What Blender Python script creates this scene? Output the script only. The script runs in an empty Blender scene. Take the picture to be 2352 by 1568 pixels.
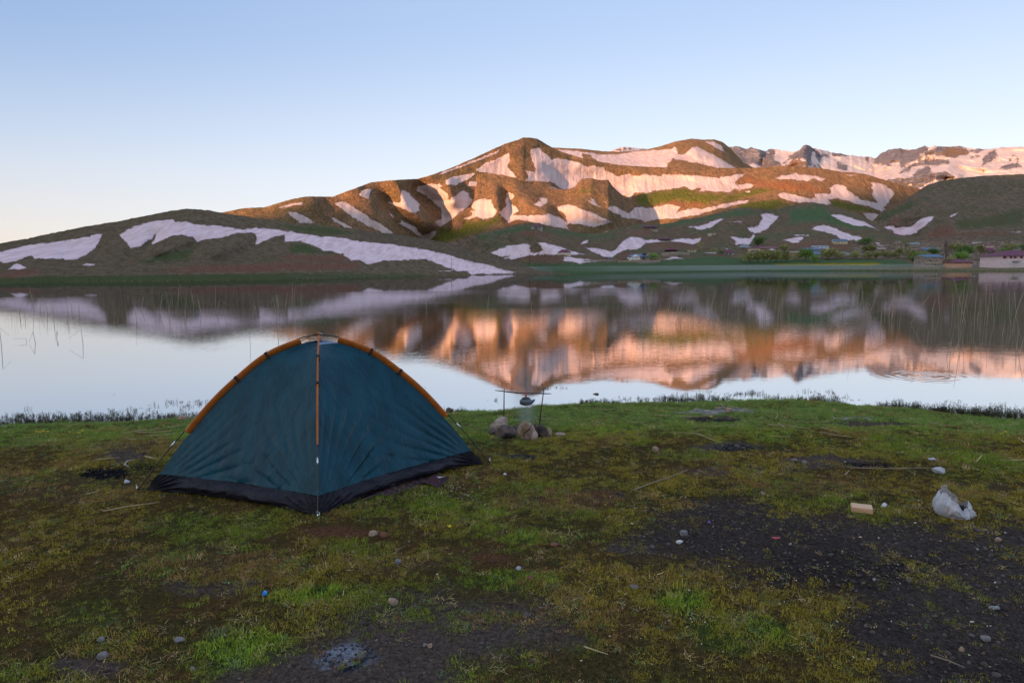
import bpy, bmesh, math, random
import numpy as np
from mathutils import Vector, Matrix
random.seed(7); np.random.seed(7)
scn = bpy.context.scene
col = scn.collection

# ------------------------------------------------------------------ camera
F = 1568.; CX, CY = 1176., 784.; CAMH = 2.0
_p = math.atan((784-613.7)/F)
_f = np.array([0, math.cos(_p), -math.sin(_p)])
_R0 = np.array([1., 0, 0]); _U0 = np.array([0, math.sin(_p), math.cos(_p)])
_c, _s = math.cos(math.atan(.0065)), -math.sin(math.atan(.0065))
_R = _R0*_c + _U0*_s; _U = -_R0*_s + _U0*_c
CAM = np.array([0, 0, CAMH])
cd = bpy.data.cameras.new('camera'); cam = bpy.data.objects.new('camera', cd); col.objects.link(cam)
M3 = Matrix([[_R[i], _U[i], -_f[i]] for i in range(3)])
cam.matrix_world = Matrix.Translation(Vector(CAM)) @ M3.to_4x4()
cd.sensor_width = 36; cd.lens = 36*F/2352; cd.clip_end = 30000; cd.clip_start = .05
scn.camera = cam

# ------------------------------------------------------------------ light, sky, exposure
SUN_EL = math.radians(6.0)
TOSUN = np.array([-.64, -.77]); TOSUN /= np.linalg.norm(TOSUN)
world = bpy.data.worlds.new('World'); scn.world = world; world.use_nodes = True
wn = world.node_tree.nodes; wl = world.node_tree.links
bg = wn['Background']
sky = wn.new('ShaderNodeTexSky'); sky.sky_type = 'NISHITA'; sky.sun_disc = False
sky.sun_elevation = SUN_EL
sky.sun_rotation = math.atan2(TOSUN[0], TOSUN[1]) % (2*math.pi)
sky.air_density = 1.0; sky.dust_density = 0.3; sky.ozone_density = 1.0; sky.altitude = 2000
sky_gain = wn.new('ShaderNodeVectorMath'); sky_gain.operation = 'SCALE'; sky_gain.inputs['Scale'].default_value = .55
wl.new(sky.outputs[0], sky_gain.inputs[0])
tc_ = wn.new('ShaderNodeTexCoord'); sx_ = wn.new('ShaderNodeSeparateXYZ'); wl.new(tc_.outputs['Generated'], sx_.inputs[0])
def ramp(stops):
    r = wn.new('ShaderNodeValToRGB'); r.color_ramp.interpolation = 'B_SPLINE'; e = r.color_ramp.elements
    while len(e) < len(stops): e.new(.5)
    for el, (p, c) in zip(e, stops): el.position = p; el.color = (*c, 1)
    wl.new(sx_.outputs[2], r.inputs[0]); return r.outputs[0]
far_side = ramp([(0, (.88, .88, .94)), (.08, (.90, .91, .98)), (.18, (.76, .84, .97)), (.32, (.44, .59, .88)), (.5, (.42, .55, .80)), (1, (.48, .56, .70))])
left_side = ramp([(0, (.80, .65, .57)), (.06, (.76, .70, .68)), (.16, (.54, .64, .80)), (.30, (.20, .35, .66)), (.5, (.40, .53, .76)), (1, (.48, .56, .70))])
sun_side = ramp([(0, (1.7, 1.2, .75)), (.15, (1.5, 1.25, 1.0)), (.35, (.98, .94, .92)), (.6, (.66, .68, .76)), (.8, (.54, .60, .72)), (1, (.48, .56, .70))])
dt = wn.new('ShaderNodeVectorMath'); dt.operation = 'DOT_PRODUCT'; dt.inputs[1].default_value = (TOSUN[0], TOSUN[1], 0); wl.new(tc_.outputs['Generated'], dt.inputs[0])
def blend(a, b, lo, hi):
    mr = wn.new('ShaderNodeMapRange'); mr.interpolation_type = 'SMOOTHSTEP'; mr.inputs[1].default_value = lo; mr.inputs[2].default_value = hi; wl.new(dt.outputs['Value'], mr.inputs[0])
    mx = wn.new('ShaderNodeMix'); mx.data_type = 'RGBA'; wl.new(mr.outputs[0], mx.inputs[0]); wl.new(a, mx.inputs[6]); wl.new(b, mx.inputs[7]); return mx.outputs[2]
sky_col = blend(blend(far_side, left_side, -1.0, 0.0), sun_side, -.1, .9)
m2 = wn.new('ShaderNodeMix'); m2.data_type = 'RGBA'; m2.inputs[0].default_value = .05; wl.new(sky_col, m2.inputs[6]); wl.new(sky_gain.outputs[0], m2.inputs[7])
wl.new(m2.outputs[2], bg.inputs[0]); bg.inputs[1].default_value = 0.60
sl = bpy.data.lights.new('sun', 'SUN'); sun = bpy.data.objects.new('sun', sl); col.objects.link(sun)
sl.energy = 5.0; sl.angle = math.radians(.6); sl.color = (1.0, .50, .22)
_d = Vector((TOSUN[0]*math.cos(SUN_EL), TOSUN[1]*math.cos(SUN_EL), math.sin(SUN_EL)))
sun.rotation_euler = _d.to_track_quat('Z', 'Y').to_euler()
vs = scn.view_settings
vs.view_transform = 'Standard'; vs.look = 'None'; vs.gamma = 1; vs.use_curve_mapping = False
vs.exposure = 0.8

# ------------------------------------------------------------------ geometry helpers
def ray(u, v):
    u = np.asarray(u, float); v = np.asarray(v, float)
    return _f + ((u-CX)/F)[..., None]*_R + ((CY-v)/F)[..., None]*_U
def at(u, v, D):
    d = ray(u, v); return CAM + d*(np.asarray(D, float)/d[..., 1])[..., None]
def onz(u, v, z):
    d = ray(u, v); return CAM + d*((z-CAMH)/d[..., 2])[..., None]
def project(P):
    q = np.asarray(P, float)-CAM; zf = np.maximum(q@_f, 1e-3)
    return CX+F*(q@_R)/zf, CY-F*(q@_U)/zf
def hor(u): return 613.7-.0065*(u-1176)
def S(t): t = np.clip(t, 0, 1); return t*t*(3-2*t)
_PT = np.random.RandomState(3).rand(256, 256)
def vn(x, y, seed=0):
    x = np.asarray(x, float)+seed*17.3; y = np.asarray(y, float)+seed*9.1
    xi = np.floor(x).astype(int); yi = np.floor(y).astype(int); fx = x-xi; fy = y-yi
    fx = fx*fx*(3-2*fx); fy = fy*fy*(3-2*fy)
    g = lambda a, b: _PT[(a+b*57) & 255, b & 255]
    return ((g(xi, yi)*(1-fx)+g(xi+1, yi)*fx)*(1-fy)+(g(xi, yi+1)*(1-fx)+g(xi+1, yi+1)*fx)*fy)*2-1
def fbm(x, y, o=4, seed=0, g=.5):
    r = 0; a = 1; s = 0
    for i in range(o):
        r = r+a*vn(x*2**i, y*2**i, seed+i*3); s += a; a *= g
    return r/s
def sdist(u, v, poly):
    """signed distance in picture units, positive inside"""
    poly = np.array(poly, float); out = np.full(u.shape, -60.)
    m = (u > poly[:, 0].min()-30) & (u < poly[:, 0].max()+30) & (v > poly[:, 1].min()-30) & (v < poly[:, 1].max()+30)
    if not m.any(): return out
    x = u[m]; y = v[m]; d2 = np.full(x.shape, 1e9); ins = np.zeros(x.shape, bool)
    n = len(poly)
    for i in range(n):
        ax, ay = poly[i]; bx, by = poly[(i+1) % n]
        ex, ey = bx-ax, by-ay; L = ex*ex+ey*ey+1e-9
        t = np.clip(((x-ax)*ex+(y-ay)*ey)/L, 0, 1)
        d2 = np.minimum(d2, (x-ax-t*ex)**2+(y-ay-t*ey)**2)
        if ay != by:
            c = ((ay > y) != (by > y)) & (x < (bx-ax)*(y-ay)/(by-ay)+ax); ins ^= c
    d = np.sqrt(d2); out[m] = np.where(ins, d, -d)
    return out
def ldist(u, v, line):
    line = np.array(line, float); d2 = np.full(u.shape, 1e9)
    for i in range(len(line)-1):
        ax, ay = line[i]; bx, by = line[i+1]; ex, ey = bx-ax, by-ay; L = ex*ex+ey*ey+1e-9
        t = np.clip(((u-ax)*ex+(v-ay)*ey)/L, 0, 1)
        d2 = np.minimum(d2, (u-ax-t*ex)**2+(v-ay-t*ey)**2)
    return np.sqrt(d2)
k1 = .26856
def c1(*p): return [(x*k1, 430.7+y*k1) for x, y in p]
def c2(*p): return [(574.2+x*k1, 287.1+y*k1) for x, y in p]
def c3(*p): return [(1148.4+x*k1, 287.1+y*k1) for x, y in p]
def c4(*p): return [(1720.3+x*k1, 287.1+y*k1) for x, y in p]
def c7(x, y): return (1835.2+.21973*x, 488.1+.21973*y)
def c8(x, y): return (1378.2+.21973*x, 488.1+.21973*y)
def tab(pts):
    pts = sorted(pts); a = np.array(pts, float); return lambda u: np.interp(u, a[:, 0], a[:, 1])

def mesh_np(name, V, faces, mats, parent=None, smooth=True, link=True):
    me = bpy.data.meshes.new(name)
    V = np.asarray(V, np.float32).reshape(-1, 3); faces = np.asarray(faces, np.int32)
    n, k = faces.shape
    me.vertices.add(len(V)); me.vertices.foreach_set('co', V.ravel())
    me.loops.add(n*k); me.loops.foreach_set('vertex_index', faces.ravel())
    me.polygons.add(n); me.polygons.foreach_set('loop_start', np.arange(0, n*k, k, dtype=np.int32))
    me.polygons.foreach_set('loop_total', np.full(n, k, np.int32))
    if smooth: me.polygons.foreach_set('use_smooth', np.ones(n, bool))
    for m in (mats if isinstance(mats, (list, tuple)) else [mats]): me.materials.append(m)
    me.update(calc_edges=True); me.validate()
    o = bpy.data.objects.new(name, me)
    if link: col.objects.link(o)
    if parent: o.parent = parent
    return o
def grid_faces(nr, nc):
    i = np.arange(nr-1)[:, None]*nc+np.arange(nc-1)[None, :]
    return np.stack([i, i+1, i+nc+1, i+nc], -1).reshape(-1, 4)
def fattr(o, name, arr):
    a = o.data.attributes.new(name, 'FLOAT', 'POINT'); a.data.foreach_set('value', np.asarray(arr, np.float32).ravel())
def cattr(o, name, arr):
    a = o.data.attributes.new(name, 'FLOAT_VECTOR', 'POINT'); a.data.foreach_set('vector', np.asarray(arr, np.float32).ravel())
def tag(o, label=None, cat=None, group=None, kind=None):
    if label: o['label'] = label
    if cat: o['category'] = cat
    if group: o['group'] = group
    if kind: o['kind'] = kind
    return o
def empty(name, loc, rz=0, label=None, cat=None, group=None):
    o = bpy.data.objects.new(name, None); col.objects.link(o); o.empty_display_size = .1
    o.location = [float(a) for a in loc]; o.rotation_euler = (0, 0, rz); return tag(o, label, cat, group)
class MB:
    """collects shapes and links them as one mesh object"""
    def __init__(s): s.bm = bmesh.new()
    def box(s, c, d, rz=0, bev=0, M=None):
        r = bmesh.ops.create_cube(s.bm, size=1)['verts']
        T = Matrix.Translation(Vector([float(a) for a in c])) @ Matrix.Rotation(rz, 4, 'Z') @ Matrix.Diagonal((d[0], d[1], d[2], 1))
        bmesh.ops.transform(s.bm, matrix=T, verts=r)
        if bev:
            es = list({e for v in r for e in v.link_edges}); bmesh.ops.bevel(s.bm, geom=es, offset=bev, segments=2, affect='EDGES')
        return s
    def poly(s, vs_, fs):
        vv = [s.bm.verts.new([float(c) for c in p]) for p in vs_]
        for f in fs:
            try: s.bm.faces.new([vv[i] for i in f])
            except ValueError: pass
        return s
    def tube(s, pts, r, n=8, cap=True):
        pts = [Vector([float(c) for c in p]) for p in pts]; m = len(pts)
        rr = r if isinstance(r, (list, tuple)) else [r]*m; rings = []
        for i, p in enumerate(pts):
            d = (pts[min(i+1, m-1)]-pts[max(i-1, 0)]).normalized()
            a = d.orthogonal().normalized() if i == 0 else (a-d*a.dot(d)).normalized()
            b = d.cross(a)
            rings.append([s.bm.verts.new(p+(a*math.cos(t)+b*math.sin(t))*rr[i]) for t in [2*math.pi*j/n for j in range(n)]])
        for i in range(m-1):
            for j in range(n): s.bm.faces.new((rings[i][j], rings[i][(j+1) % n], rings[i+1][(j+1) % n], rings[i+1][j]))
        if cap: s.bm.faces.new(rings[0][::-1]); s.bm.faces.new(rings[-1])
        return s
    def lathe(s, prof, n=32, c=(0, 0, 0)):
        rings = [[s.bm.verts.new((c[0]+r*math.cos(2*math.pi*j/n), c[1]+r*math.sin(2*math.pi*j/n), c[2]+z)) for j in range(n)] for r, z in prof]
        for i in range(len(prof)-1):
            for j in range(n): s.bm.faces.new((rings[i][j], rings[i][(j+1) % n], rings[i+1][(j+1) % n], rings[i+1][j]))
        s.bm.faces.new(rings[0][::-1]); s.bm.faces.new(rings[-1]); return s
    def build(s, name, m, parent=None, smooth=False, link=True, recalc=True):
        if recalc: bmesh.ops.recalc_face_normals(s.bm, faces=s.bm.faces)
        me = bpy.data.meshes.new(name); s.bm.to_mesh(me); s.bm.free()
        for x in (m if isinstance(m, (list, tuple)) else [m]): me.materials.append(x)
        if smooth:
            for p in me.polygons: p.use_smooth = True
        o = bpy.data.objects.new(name, me)
        if link: col.objects.link(o)
        if parent: o.parent = parent
        return o
def copy_tree(o, parent=None):
    c = o.copy(); col.objects.link(c); c.parent = parent
    for ch in o.children: copy_tree(ch, c)
    return c

# ------------------------------------------------------------------ material helpers
class NT:
    def __init__(s, name):
        s.m = bpy.data.materials.new(name); s.m.use_nodes = True; s.n = s.m.node_tree.nodes; s.l = s.m.node_tree.links
        s.b = s.n['Principled BSDF']
    def add(s, t, **kw):
        n = s.n.new(t)
        for k, v in kw.items(): setattr(n, k, v)
        return n
    def inp(s, n, i, v):
        if isinstance(v, bpy.types.NodeSocket): s.l.new(v, n.inputs[i])
        elif isinstance(v, (tuple, list)) and len(v) == 3 and n.inputs[i].type == 'RGBA': n.inputs[i].default_value = (*v, 1)
        else: n.inputs[i].default_value = v
    def math(s, op, a, b=0., c=0., clamp=False):
        n = s.add('ShaderNodeMath', operation=op, use_clamp=clamp); s.inp(n, 0, a); s.inp(n, 1, b)
        if op in ('MULTIPLY_ADD', 'SMOOTH_MIN'): s.inp(n, 2, c)
        return n.outputs[0]
    def ss(s, x, a, b):
        n = s.add('ShaderNodeMapRange', interpolation_type='SMOOTHSTEP'); s.inp(n, 0, x); s.inp(n, 1, a); s.inp(n, 2, b); return n.outputs[0]
    def lin(s, x, a, b, c, d):
        n = s.add('ShaderNodeMapRange'); s.inp(n, 0, x); s.inp(n, 1, a); s.inp(n, 2, b); s.inp(n, 3, c); s.inp(n, 4, d); return n.outputs[0]
    def mix(s, f, a, b, blend='MIX'):
        n = s.add('ShaderNodeMix', data_type='RGBA', blend_type=blend); s.inp(n, 0, f); s.inp(n, 6, a); s.inp(n, 7, b); return n.outputs[2]
    def pos(s, sc=(1, 1, 1), obj=False, rot=(0, 0, 0)):
        if obj: o = s.add('ShaderNodeTexCoord').outputs['Object']
        else: o = s.add('ShaderNodeNewGeometry').outputs['Position']
        m = s.add('ShaderNodeMapping'); s.inp(m, 0, o); m.inputs[3].default_value = sc; m.inputs[2].default_value = rot; return m.outputs[0]
    def noise(s, vec, sc, det=4., rough=.5, dist=0.):
        n = s.add('ShaderNodeTexNoise'); s.inp(n, 'Vector', vec); s.inp(n, 'Scale', sc); s.inp(n, 'Detail', det); s.inp(n, 'Roughness', rough); s.inp(n, 'Distortion', dist); return n.outputs[0]
    def vor(s, vec, sc, out='Distance', feat='F1'):
        n = s.add('ShaderNodeTexVoronoi', feature=feat); s.inp(n, 'Vector', vec); s.inp(n, 'Scale', sc); return n.outputs[out]
    def attr(s, name, t='GEOMETRY', out='Fac'):
        return s.add('ShaderNodeAttribute', attribute_name=name, attribute_type=t).outputs[out]
    def bump(s, h, st=.5, d=1., nrm=None):
        n = s.add('ShaderNodeBump'); s.inp(n, 'Height', h); s.inp(n, 'Strength', st); s.inp(n, 'Distance', d)
        if nrm is not None: s.inp(n, 'Normal', nrm)
        return n.outputs[0]
    def out(s, color=None, rough=None, normal=None, **kw):
        if color is not None: s.inp(s.b, 'Base Color', color)
        if rough is not None: s.inp(s.b, 'Roughness', rough)
        if normal is not None: s.inp(s.b, 'Normal', normal)
        for k, v in kw.items(): s.inp(s.b, k, v)
        return s.m
def simple(name, c, rough=.8, var=.25, sc=8., bump=.0, bd=.01, obj=False, **kw):
    t = NT(name); p = t.pos(obj=obj); nz = t.noise(p, sc, 5., .6)
    f = t.lin(nz, .3, .7, 1-var, 1+var)
    cc = t.mix(1., tuple(c), f, 'MULTIPLY')
    nrm = t.bump(t.noise(p, sc*4, 4.), bump, bd) if bump else None
    return t.out(cc, rough, nrm, **kw)
# ------------------------------------------------------------------ hills: outlines
crA = tab(c1((-1600, 640), (-900, 590), (-400, 540), (-100, 500), (0, 478), (170, 445), (225, 440), (420, 395), (750, 330), (1000, 290), (1250, 240), (1450, 200), (1600, 183), (1700, 187), (1780, 195), (1900, 215), (2050, 240), (2200, 262)) +
          c2((214, 810), (350, 838), (560, 848), (900, 895), (1250, 938), (1450, 965), (1550, 985), (1750, 1025), (1850, 1060), (1900, 1090), (2100, 1108), (2150, 1140), (2300, 1172), (2370, 1205), (2440, 1235), (2640, 1268), (2760, 1280)))
ftA = tab([(-430, 661)]+c1((0, 825), (600, 808), (1200, 803), (1700, 797), (2352, 785))+c2((1100, 1300), (1500, 1290), (1850, 1284), (2280, 1276), (2640, 1276), (2760, 1290)))
crB = tab(c2((-900, 900), (-300, 760), (-60, 712), (0, 707), (120, 705), (200, 680), (350, 635), (480, 612), (550, 612), (700, 615), (850, 560), (1035, 490), (1250, 470), (1440, 460), (1560, 425), (1700, 375), (1900, 290), (2170, 165), (2300, 125)) +
          c3((200, 108), (230, 107), (320, 118), (380, 155), (440, 190), (480, 213), (560, 242), (700, 282), (850, 312), (1000, 340), (1200, 355), (1400, 362), (1650, 374), (1850, 367), (2050, 370)) +
          c4((0, 370), (250, 352), (400, 352), (620, 370), (800, 402), (900, 407), (1000, 422), (1200, 482), (1300, 512), (1430, 535), (1700, 640), (2300, 900)))
crB1 = tab(c2((1540, 990), (1650, 890), (1720, 800), (1800, 680), (1850, 600), (1900, 500), (1940, 415), (2050, 415), (2200, 440), (2300, 482)) +
           c3((230, 500), (300, 512), (440, 540), (560, 556), (640, 530), (670, 490), (700, 460), (780, 455), (860, 472), (925, 468), (960, 520), (1000, 560), (1100, 640), (1170, 692), (1190, 760), (1240, 832), (1300, 870)))
crB2 = tab(c3((330, 200), (440, 191), (700, 205), (880, 225), (1000, 230), (1180, 220), (1270, 208), (1380, 180), (1500, 140), (1640, 117), (1700, 122), (1750, 127), (1830, 123), (1900, 145), (1960, 190), (2020, 250), (2080, 320), (2160, 362), (2300, 400)))
crC = tab(c2((1400, 960), (1500, 985), (1700, 1007), (1900, 948), (2000, 922), (2138, 890), (2240, 857)) +
          c3((170, 842), (240, 835), (330, 838), (420, 870), (600, 905), (720, 930), (860, 925), (1000, 885), (1150, 855), (1230, 847), (1350, 850), (1480, 833), (1560, 808), (1700, 792), (1850, 755), (2000, 715)) +
          c4((0, 705), (100, 720), (230, 725), (330, 700), (420, 675), (560, 665), (720, 695), (850, 735), (950, 765), (1030, 810), (1060, 825), (1170, 885), (1240, 930), (1400, 955), (1700, 990), (2352, 1005), (4000, 1040)))
ftC = tab(c3((-400, 1285), (0, 1285), (300, 1277), (1000, 1262), (2000, 1246))+c4((0, 1244), (700, 1244), (1400, 1248), (2352, 1250), (4000, 1256)))
crD = tab(c4((900, 900), (1010, 860), (1060, 820), (1130, 745), (1200, 700), (1380, 610), (1530, 510), (1650, 475), (1800, 455), (2000, 435), (2352, 420), (3000, 400), (4200, 430)))
crM = tab(c3((1850, 215), (1950, 190), (2020, 180), (2110, 205), (2150, 190), (2215, 208), (2280, 222))+c4((20, 188), (60, 202), (150, 224), (170, 207), (240, 209), (380, 232), (430, 213), (470, 175), (490, 168), (520, 180), (560, 200), (600, 208), (640, 218), (680, 225), (700, 238), (780, 242), (860, 262), (880, 258), (960, 272), (1010, 270), (1080, 284), (1110, 262), (1150, 235), (1200, 214), (1250, 203), (1330, 205), (1400, 211), (1450, 198), (1500, 182), (1550, 190), (1600, 178), (1640, 180), (1700, 188), (1800, 180), (1840, 190), (1900, 200), (2000, 205), (2050, 208), (2150, 190), (2352, 187), (3000, 175), (3700, 260)))
crK = tab(c3((860, 250), (940, 225), (990, 203), (1060, 187), (1130, 192), (1200, 203), (1250, 203), (1300, 225), (1400, 260)))

# ------------------------------------------------------------------ snow fields
snowA = [c1((-300, 600), (-150, 575), (0, 550), (120, 520), (250, 490), (400, 470), (550, 455), (640, 440), (700, 425), (770, 425), (780, 408), (830, 397), (875, 400), (850, 440), (850, 460), (800, 530), (730, 580), (660, 610), (620, 625), (530, 608), (450, 612), (290, 607), (270, 585), (200, 605), (130, 635), (60, 640), (0, 633), (-150, 630)),
 c1((75, 695), (110, 662), (155, 652), (190, 665), (228, 690), (150, 699)), c1((697, 660), (740, 648), (808, 661), (740, 668)),
 c1((1020, 405), (1100, 350), (1200, 315), (1330, 285), (1480, 275), (1500, 300), (1600, 290), (1680, 322), (1870, 325), (2060, 358), (2200, 343), (2352, 358)) +
 c2((300, 905), (420, 925), (600, 950), (800, 968), (980, 1000), (1200, 1018), (1400, 1050), (1550, 1075), (1700, 1110), (1870, 1165), (2000, 1190), (2130, 1225), (2270, 1262), (2200, 1273), (2000, 1270), (1900, 1280), (1860, 1250), (1700, 1245), (1600, 1250), (1740, 1238), (1560, 1170), (1500, 1148), (1300, 1155), (1150, 1160), (1000, 1192), (940, 1155), (870, 1160), (800, 1105), (700, 1080), (620, 1070), (520, 1020), (420, 995), (300, 1000), (295, 940), (200, 960), (50, 1025), (60, 960), (40, 925), (0, 918)) +
 c1((2200, 390), (2120, 380), (2000, 395), (1880, 437), (1780, 440), (1690, 468), (1650, 430), (1550, 400), (1480, 410), (1300, 488), (1340, 400), (1300, 430), (1200, 500), (1115, 520), (1080, 470), (1040, 430))]
snowB = [c2((245, 709), (340, 672), (445, 660), (445, 685), (350, 697)),
 c2((322, 752), (350, 742), (430, 765), (520, 810), (560, 845), (430, 838), (400, 805), (350, 780)),
 c2((685, 785), (760, 815), (840, 850), (905, 893), (800, 875), (720, 825)),
 c2((710, 668), (740, 655), (815, 655), (880, 695), (960, 750), (1040, 810), (1120, 845), (1200, 900), (1250, 935), (1150, 930), (1050, 880), (960, 835), (880, 790), (800, 730)),
 c2((930, 598), (960, 565), (1000, 542), (1045, 548), (1040, 580), (1010, 625), (960, 612)),
 c2((1180, 662), (1290, 662), (1295, 555), (1330, 560), (1400, 625), (1450, 680), (1455, 735), (1420, 752), (1370, 748), (1300, 715), (1230, 688)),
 c2((1168, 722), (1200, 745), (1235, 790), (1225, 797), (1205, 770)),
 c2((1270, 835), (1300, 830), (1290, 795), (1320, 820), (1370, 848), (1440, 890), (1450, 910), (1475, 945), (1540, 920), (1605, 905), (1560, 965), (1540, 982), (1470, 968), (1420, 935), (1370, 895)),
 c2((1412, 545), (1440, 520), (1560, 500), (1620, 502), (1655, 525), (1630, 535), (1660, 560), (1700, 600), (1690, 640), (1760, 610), (1800, 570), (1835, 565), (1870, 590), (1880, 615), (1910, 635), (1880, 690), (1810, 740), (1730, 810), (1680, 840), (1630, 875), (1600, 850), (1585, 825), (1640, 800), (1630, 720), (1560, 650), (1480, 590), (1430, 575)),
 c2((1565, 433), (1700, 383), (1850, 328), (2000, 268), (2140, 207), (2120, 237), (1980, 302), (1850, 348), (1700, 405), (1620, 427)),
 c2((1665, 475), (1690, 460), (1800, 430), (1940, 410), (1900, 450), (1830, 485), (1750, 520), (1690, 510)),
 c2((1857, 520), (1880, 482), (1945, 485), (1935, 505), (1945, 530), (1900, 525)),
 c2((1920, 390), (2000, 335), (2160, 265), (2225, 230), (2215, 300), (2205, 350), (2240, 400), (2285, 450), (2200, 435), (2060, 415), (1980, 410)),
 c2((1880, 730), (1920, 730), (1890, 700), (1920, 650), (1980, 632), (2060, 635), (2085, 690), (2115, 745), (2080, 790), (2000, 808), (1950, 790), (1810, 810), (1900, 770)),
 c3((50, 575), (90, 580), (130, 605), (100, 640), (95, 680), (140, 690), (160, 735), (110, 770), (240, 775), (300, 765), (450, 765), (520, 800), (575, 830), (560, 770), (500, 735), (490, 700), (540, 683), (620, 685), (700, 720), (800, 750), (900, 800), (968, 830), (900, 850), (800, 878), (740, 860), (600, 845), (565, 860), (590, 895), (450, 870), (350, 845), (240, 825), (130, 812), (70, 835), (40, 800), (0, 755), (0, 745), (50, 700), (60, 680), (48, 640), (65, 610)),
 c3((285, 680), (340, 650), (345, 622), (410, 625), (405, 660), (345, 707)), c3((385, 530), (430, 532), (530, 552), (460, 546)),
 c3((735, 630), (800, 660), (770, 628), (800, 640), (840, 690), (880, 715), (800, 690)), c3((865, 652), (900, 655), (940, 675), (925, 682)),
 c3((265, 210), (290, 195), (330, 200), (400, 260), (440, 288), (500, 285), (640, 310), (710, 335), (730, 355), (800, 350), (885, 370), (900, 395), (1010, 435), (1110, 420), (1150, 438), (1250, 425), (1370, 432), (1385, 425), (1450, 425), (1600, 430), (1700, 435), (1800, 450), (1900, 445), (2000, 425), (2095, 420), (2050, 455), (2010, 490), (2030, 515), (2100, 500), (2140, 495), (2175, 515), (2140, 540), (2050, 560), (2020, 545), (1960, 575), (1900, 575), (1800, 572), (1710, 568), (1720, 545), (1680, 540), (1640, 555), (1560, 530), (1480, 545), (1300, 570), (1240, 580), (1150, 575), (1115, 635), (1060, 600), (930, 600), (640, 546), (530, 550), (440, 490), (200, 480), (250, 440), (205, 385), (250, 390), (310, 405), (290, 360), (270, 300)),
 c3((910, 715), (930, 690), (1000, 705), (1100, 750), (1160, 700), (1200, 700), (1250, 712), (1330, 690), (1470, 680), (1540, 700), (1510, 750), (1580, 720), (1620, 710), (1640, 720), (1770, 710), (1900, 680), (2000, 660), (2140, 635), (2110, 665), (1980, 690), (1860, 720), (1700, 765), (1560, 790), (1470, 808), (1350, 805), (1240, 830), (1210, 810), (1100, 800), (1020, 780), (1040, 775), (960, 745)),
 c4((230, 460), (290, 430), (410, 410), (440, 425), (600, 440), (660, 460), (620, 485), (560, 458), (500, 478), (420, 475), (360, 458), (280, 468)),
 c4((250, 590), (300, 578), (370, 590), (450, 610), (500, 628), (575, 622), (560, 592), (690, 590), (700, 560), (690, 545), (740, 505), (800, 515), (870, 570), (950, 640), (1000, 645), (1060, 660), (1100, 665), (1050, 590), (1065, 555), (1040, 540), (1060, 520), (1045, 500), (1100, 490), (1160, 510), (1220, 560), (1240, 590), (1200, 660), (1155, 710), (1180, 718), (1140, 745), (1100, 725), (980, 690), (900, 675), (850, 650), (780, 632), (720, 630), (685, 640), (710, 690), (640, 675), (540, 665), (430, 668), (330, 645), (270, 620)),
 c4((830, 420), (940, 428), (870, 436)), c4((970, 752), (1030, 750), (1115, 757), (1060, 835), (1000, 785)), c4((-45, 575), (0, 555), (10, 572))]
snowB2 = [c3((480, 210), (600, 212), (750, 235), (880, 255), (1000, 250), (1150, 225), (1350, 212), (1470, 205), (1490, 180), (1520, 220), (1520, 250), (1560, 255), (1600, 240), (1640, 195), (1680, 185), (1760, 225), (1850, 270), (1950, 325), (2030, 375), (1860, 372), (1700, 330), (1560, 300), (1480, 290), (1440, 330), (1420, 375), (1200, 375), (1000, 365), (830, 325), (820, 300), (760, 250), (700, 242), (710, 275), (720, 300), (560, 260)),
 c3((1745, 140), (1830, 142), (1890, 175), (1935, 235), (1850, 200))]
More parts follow.
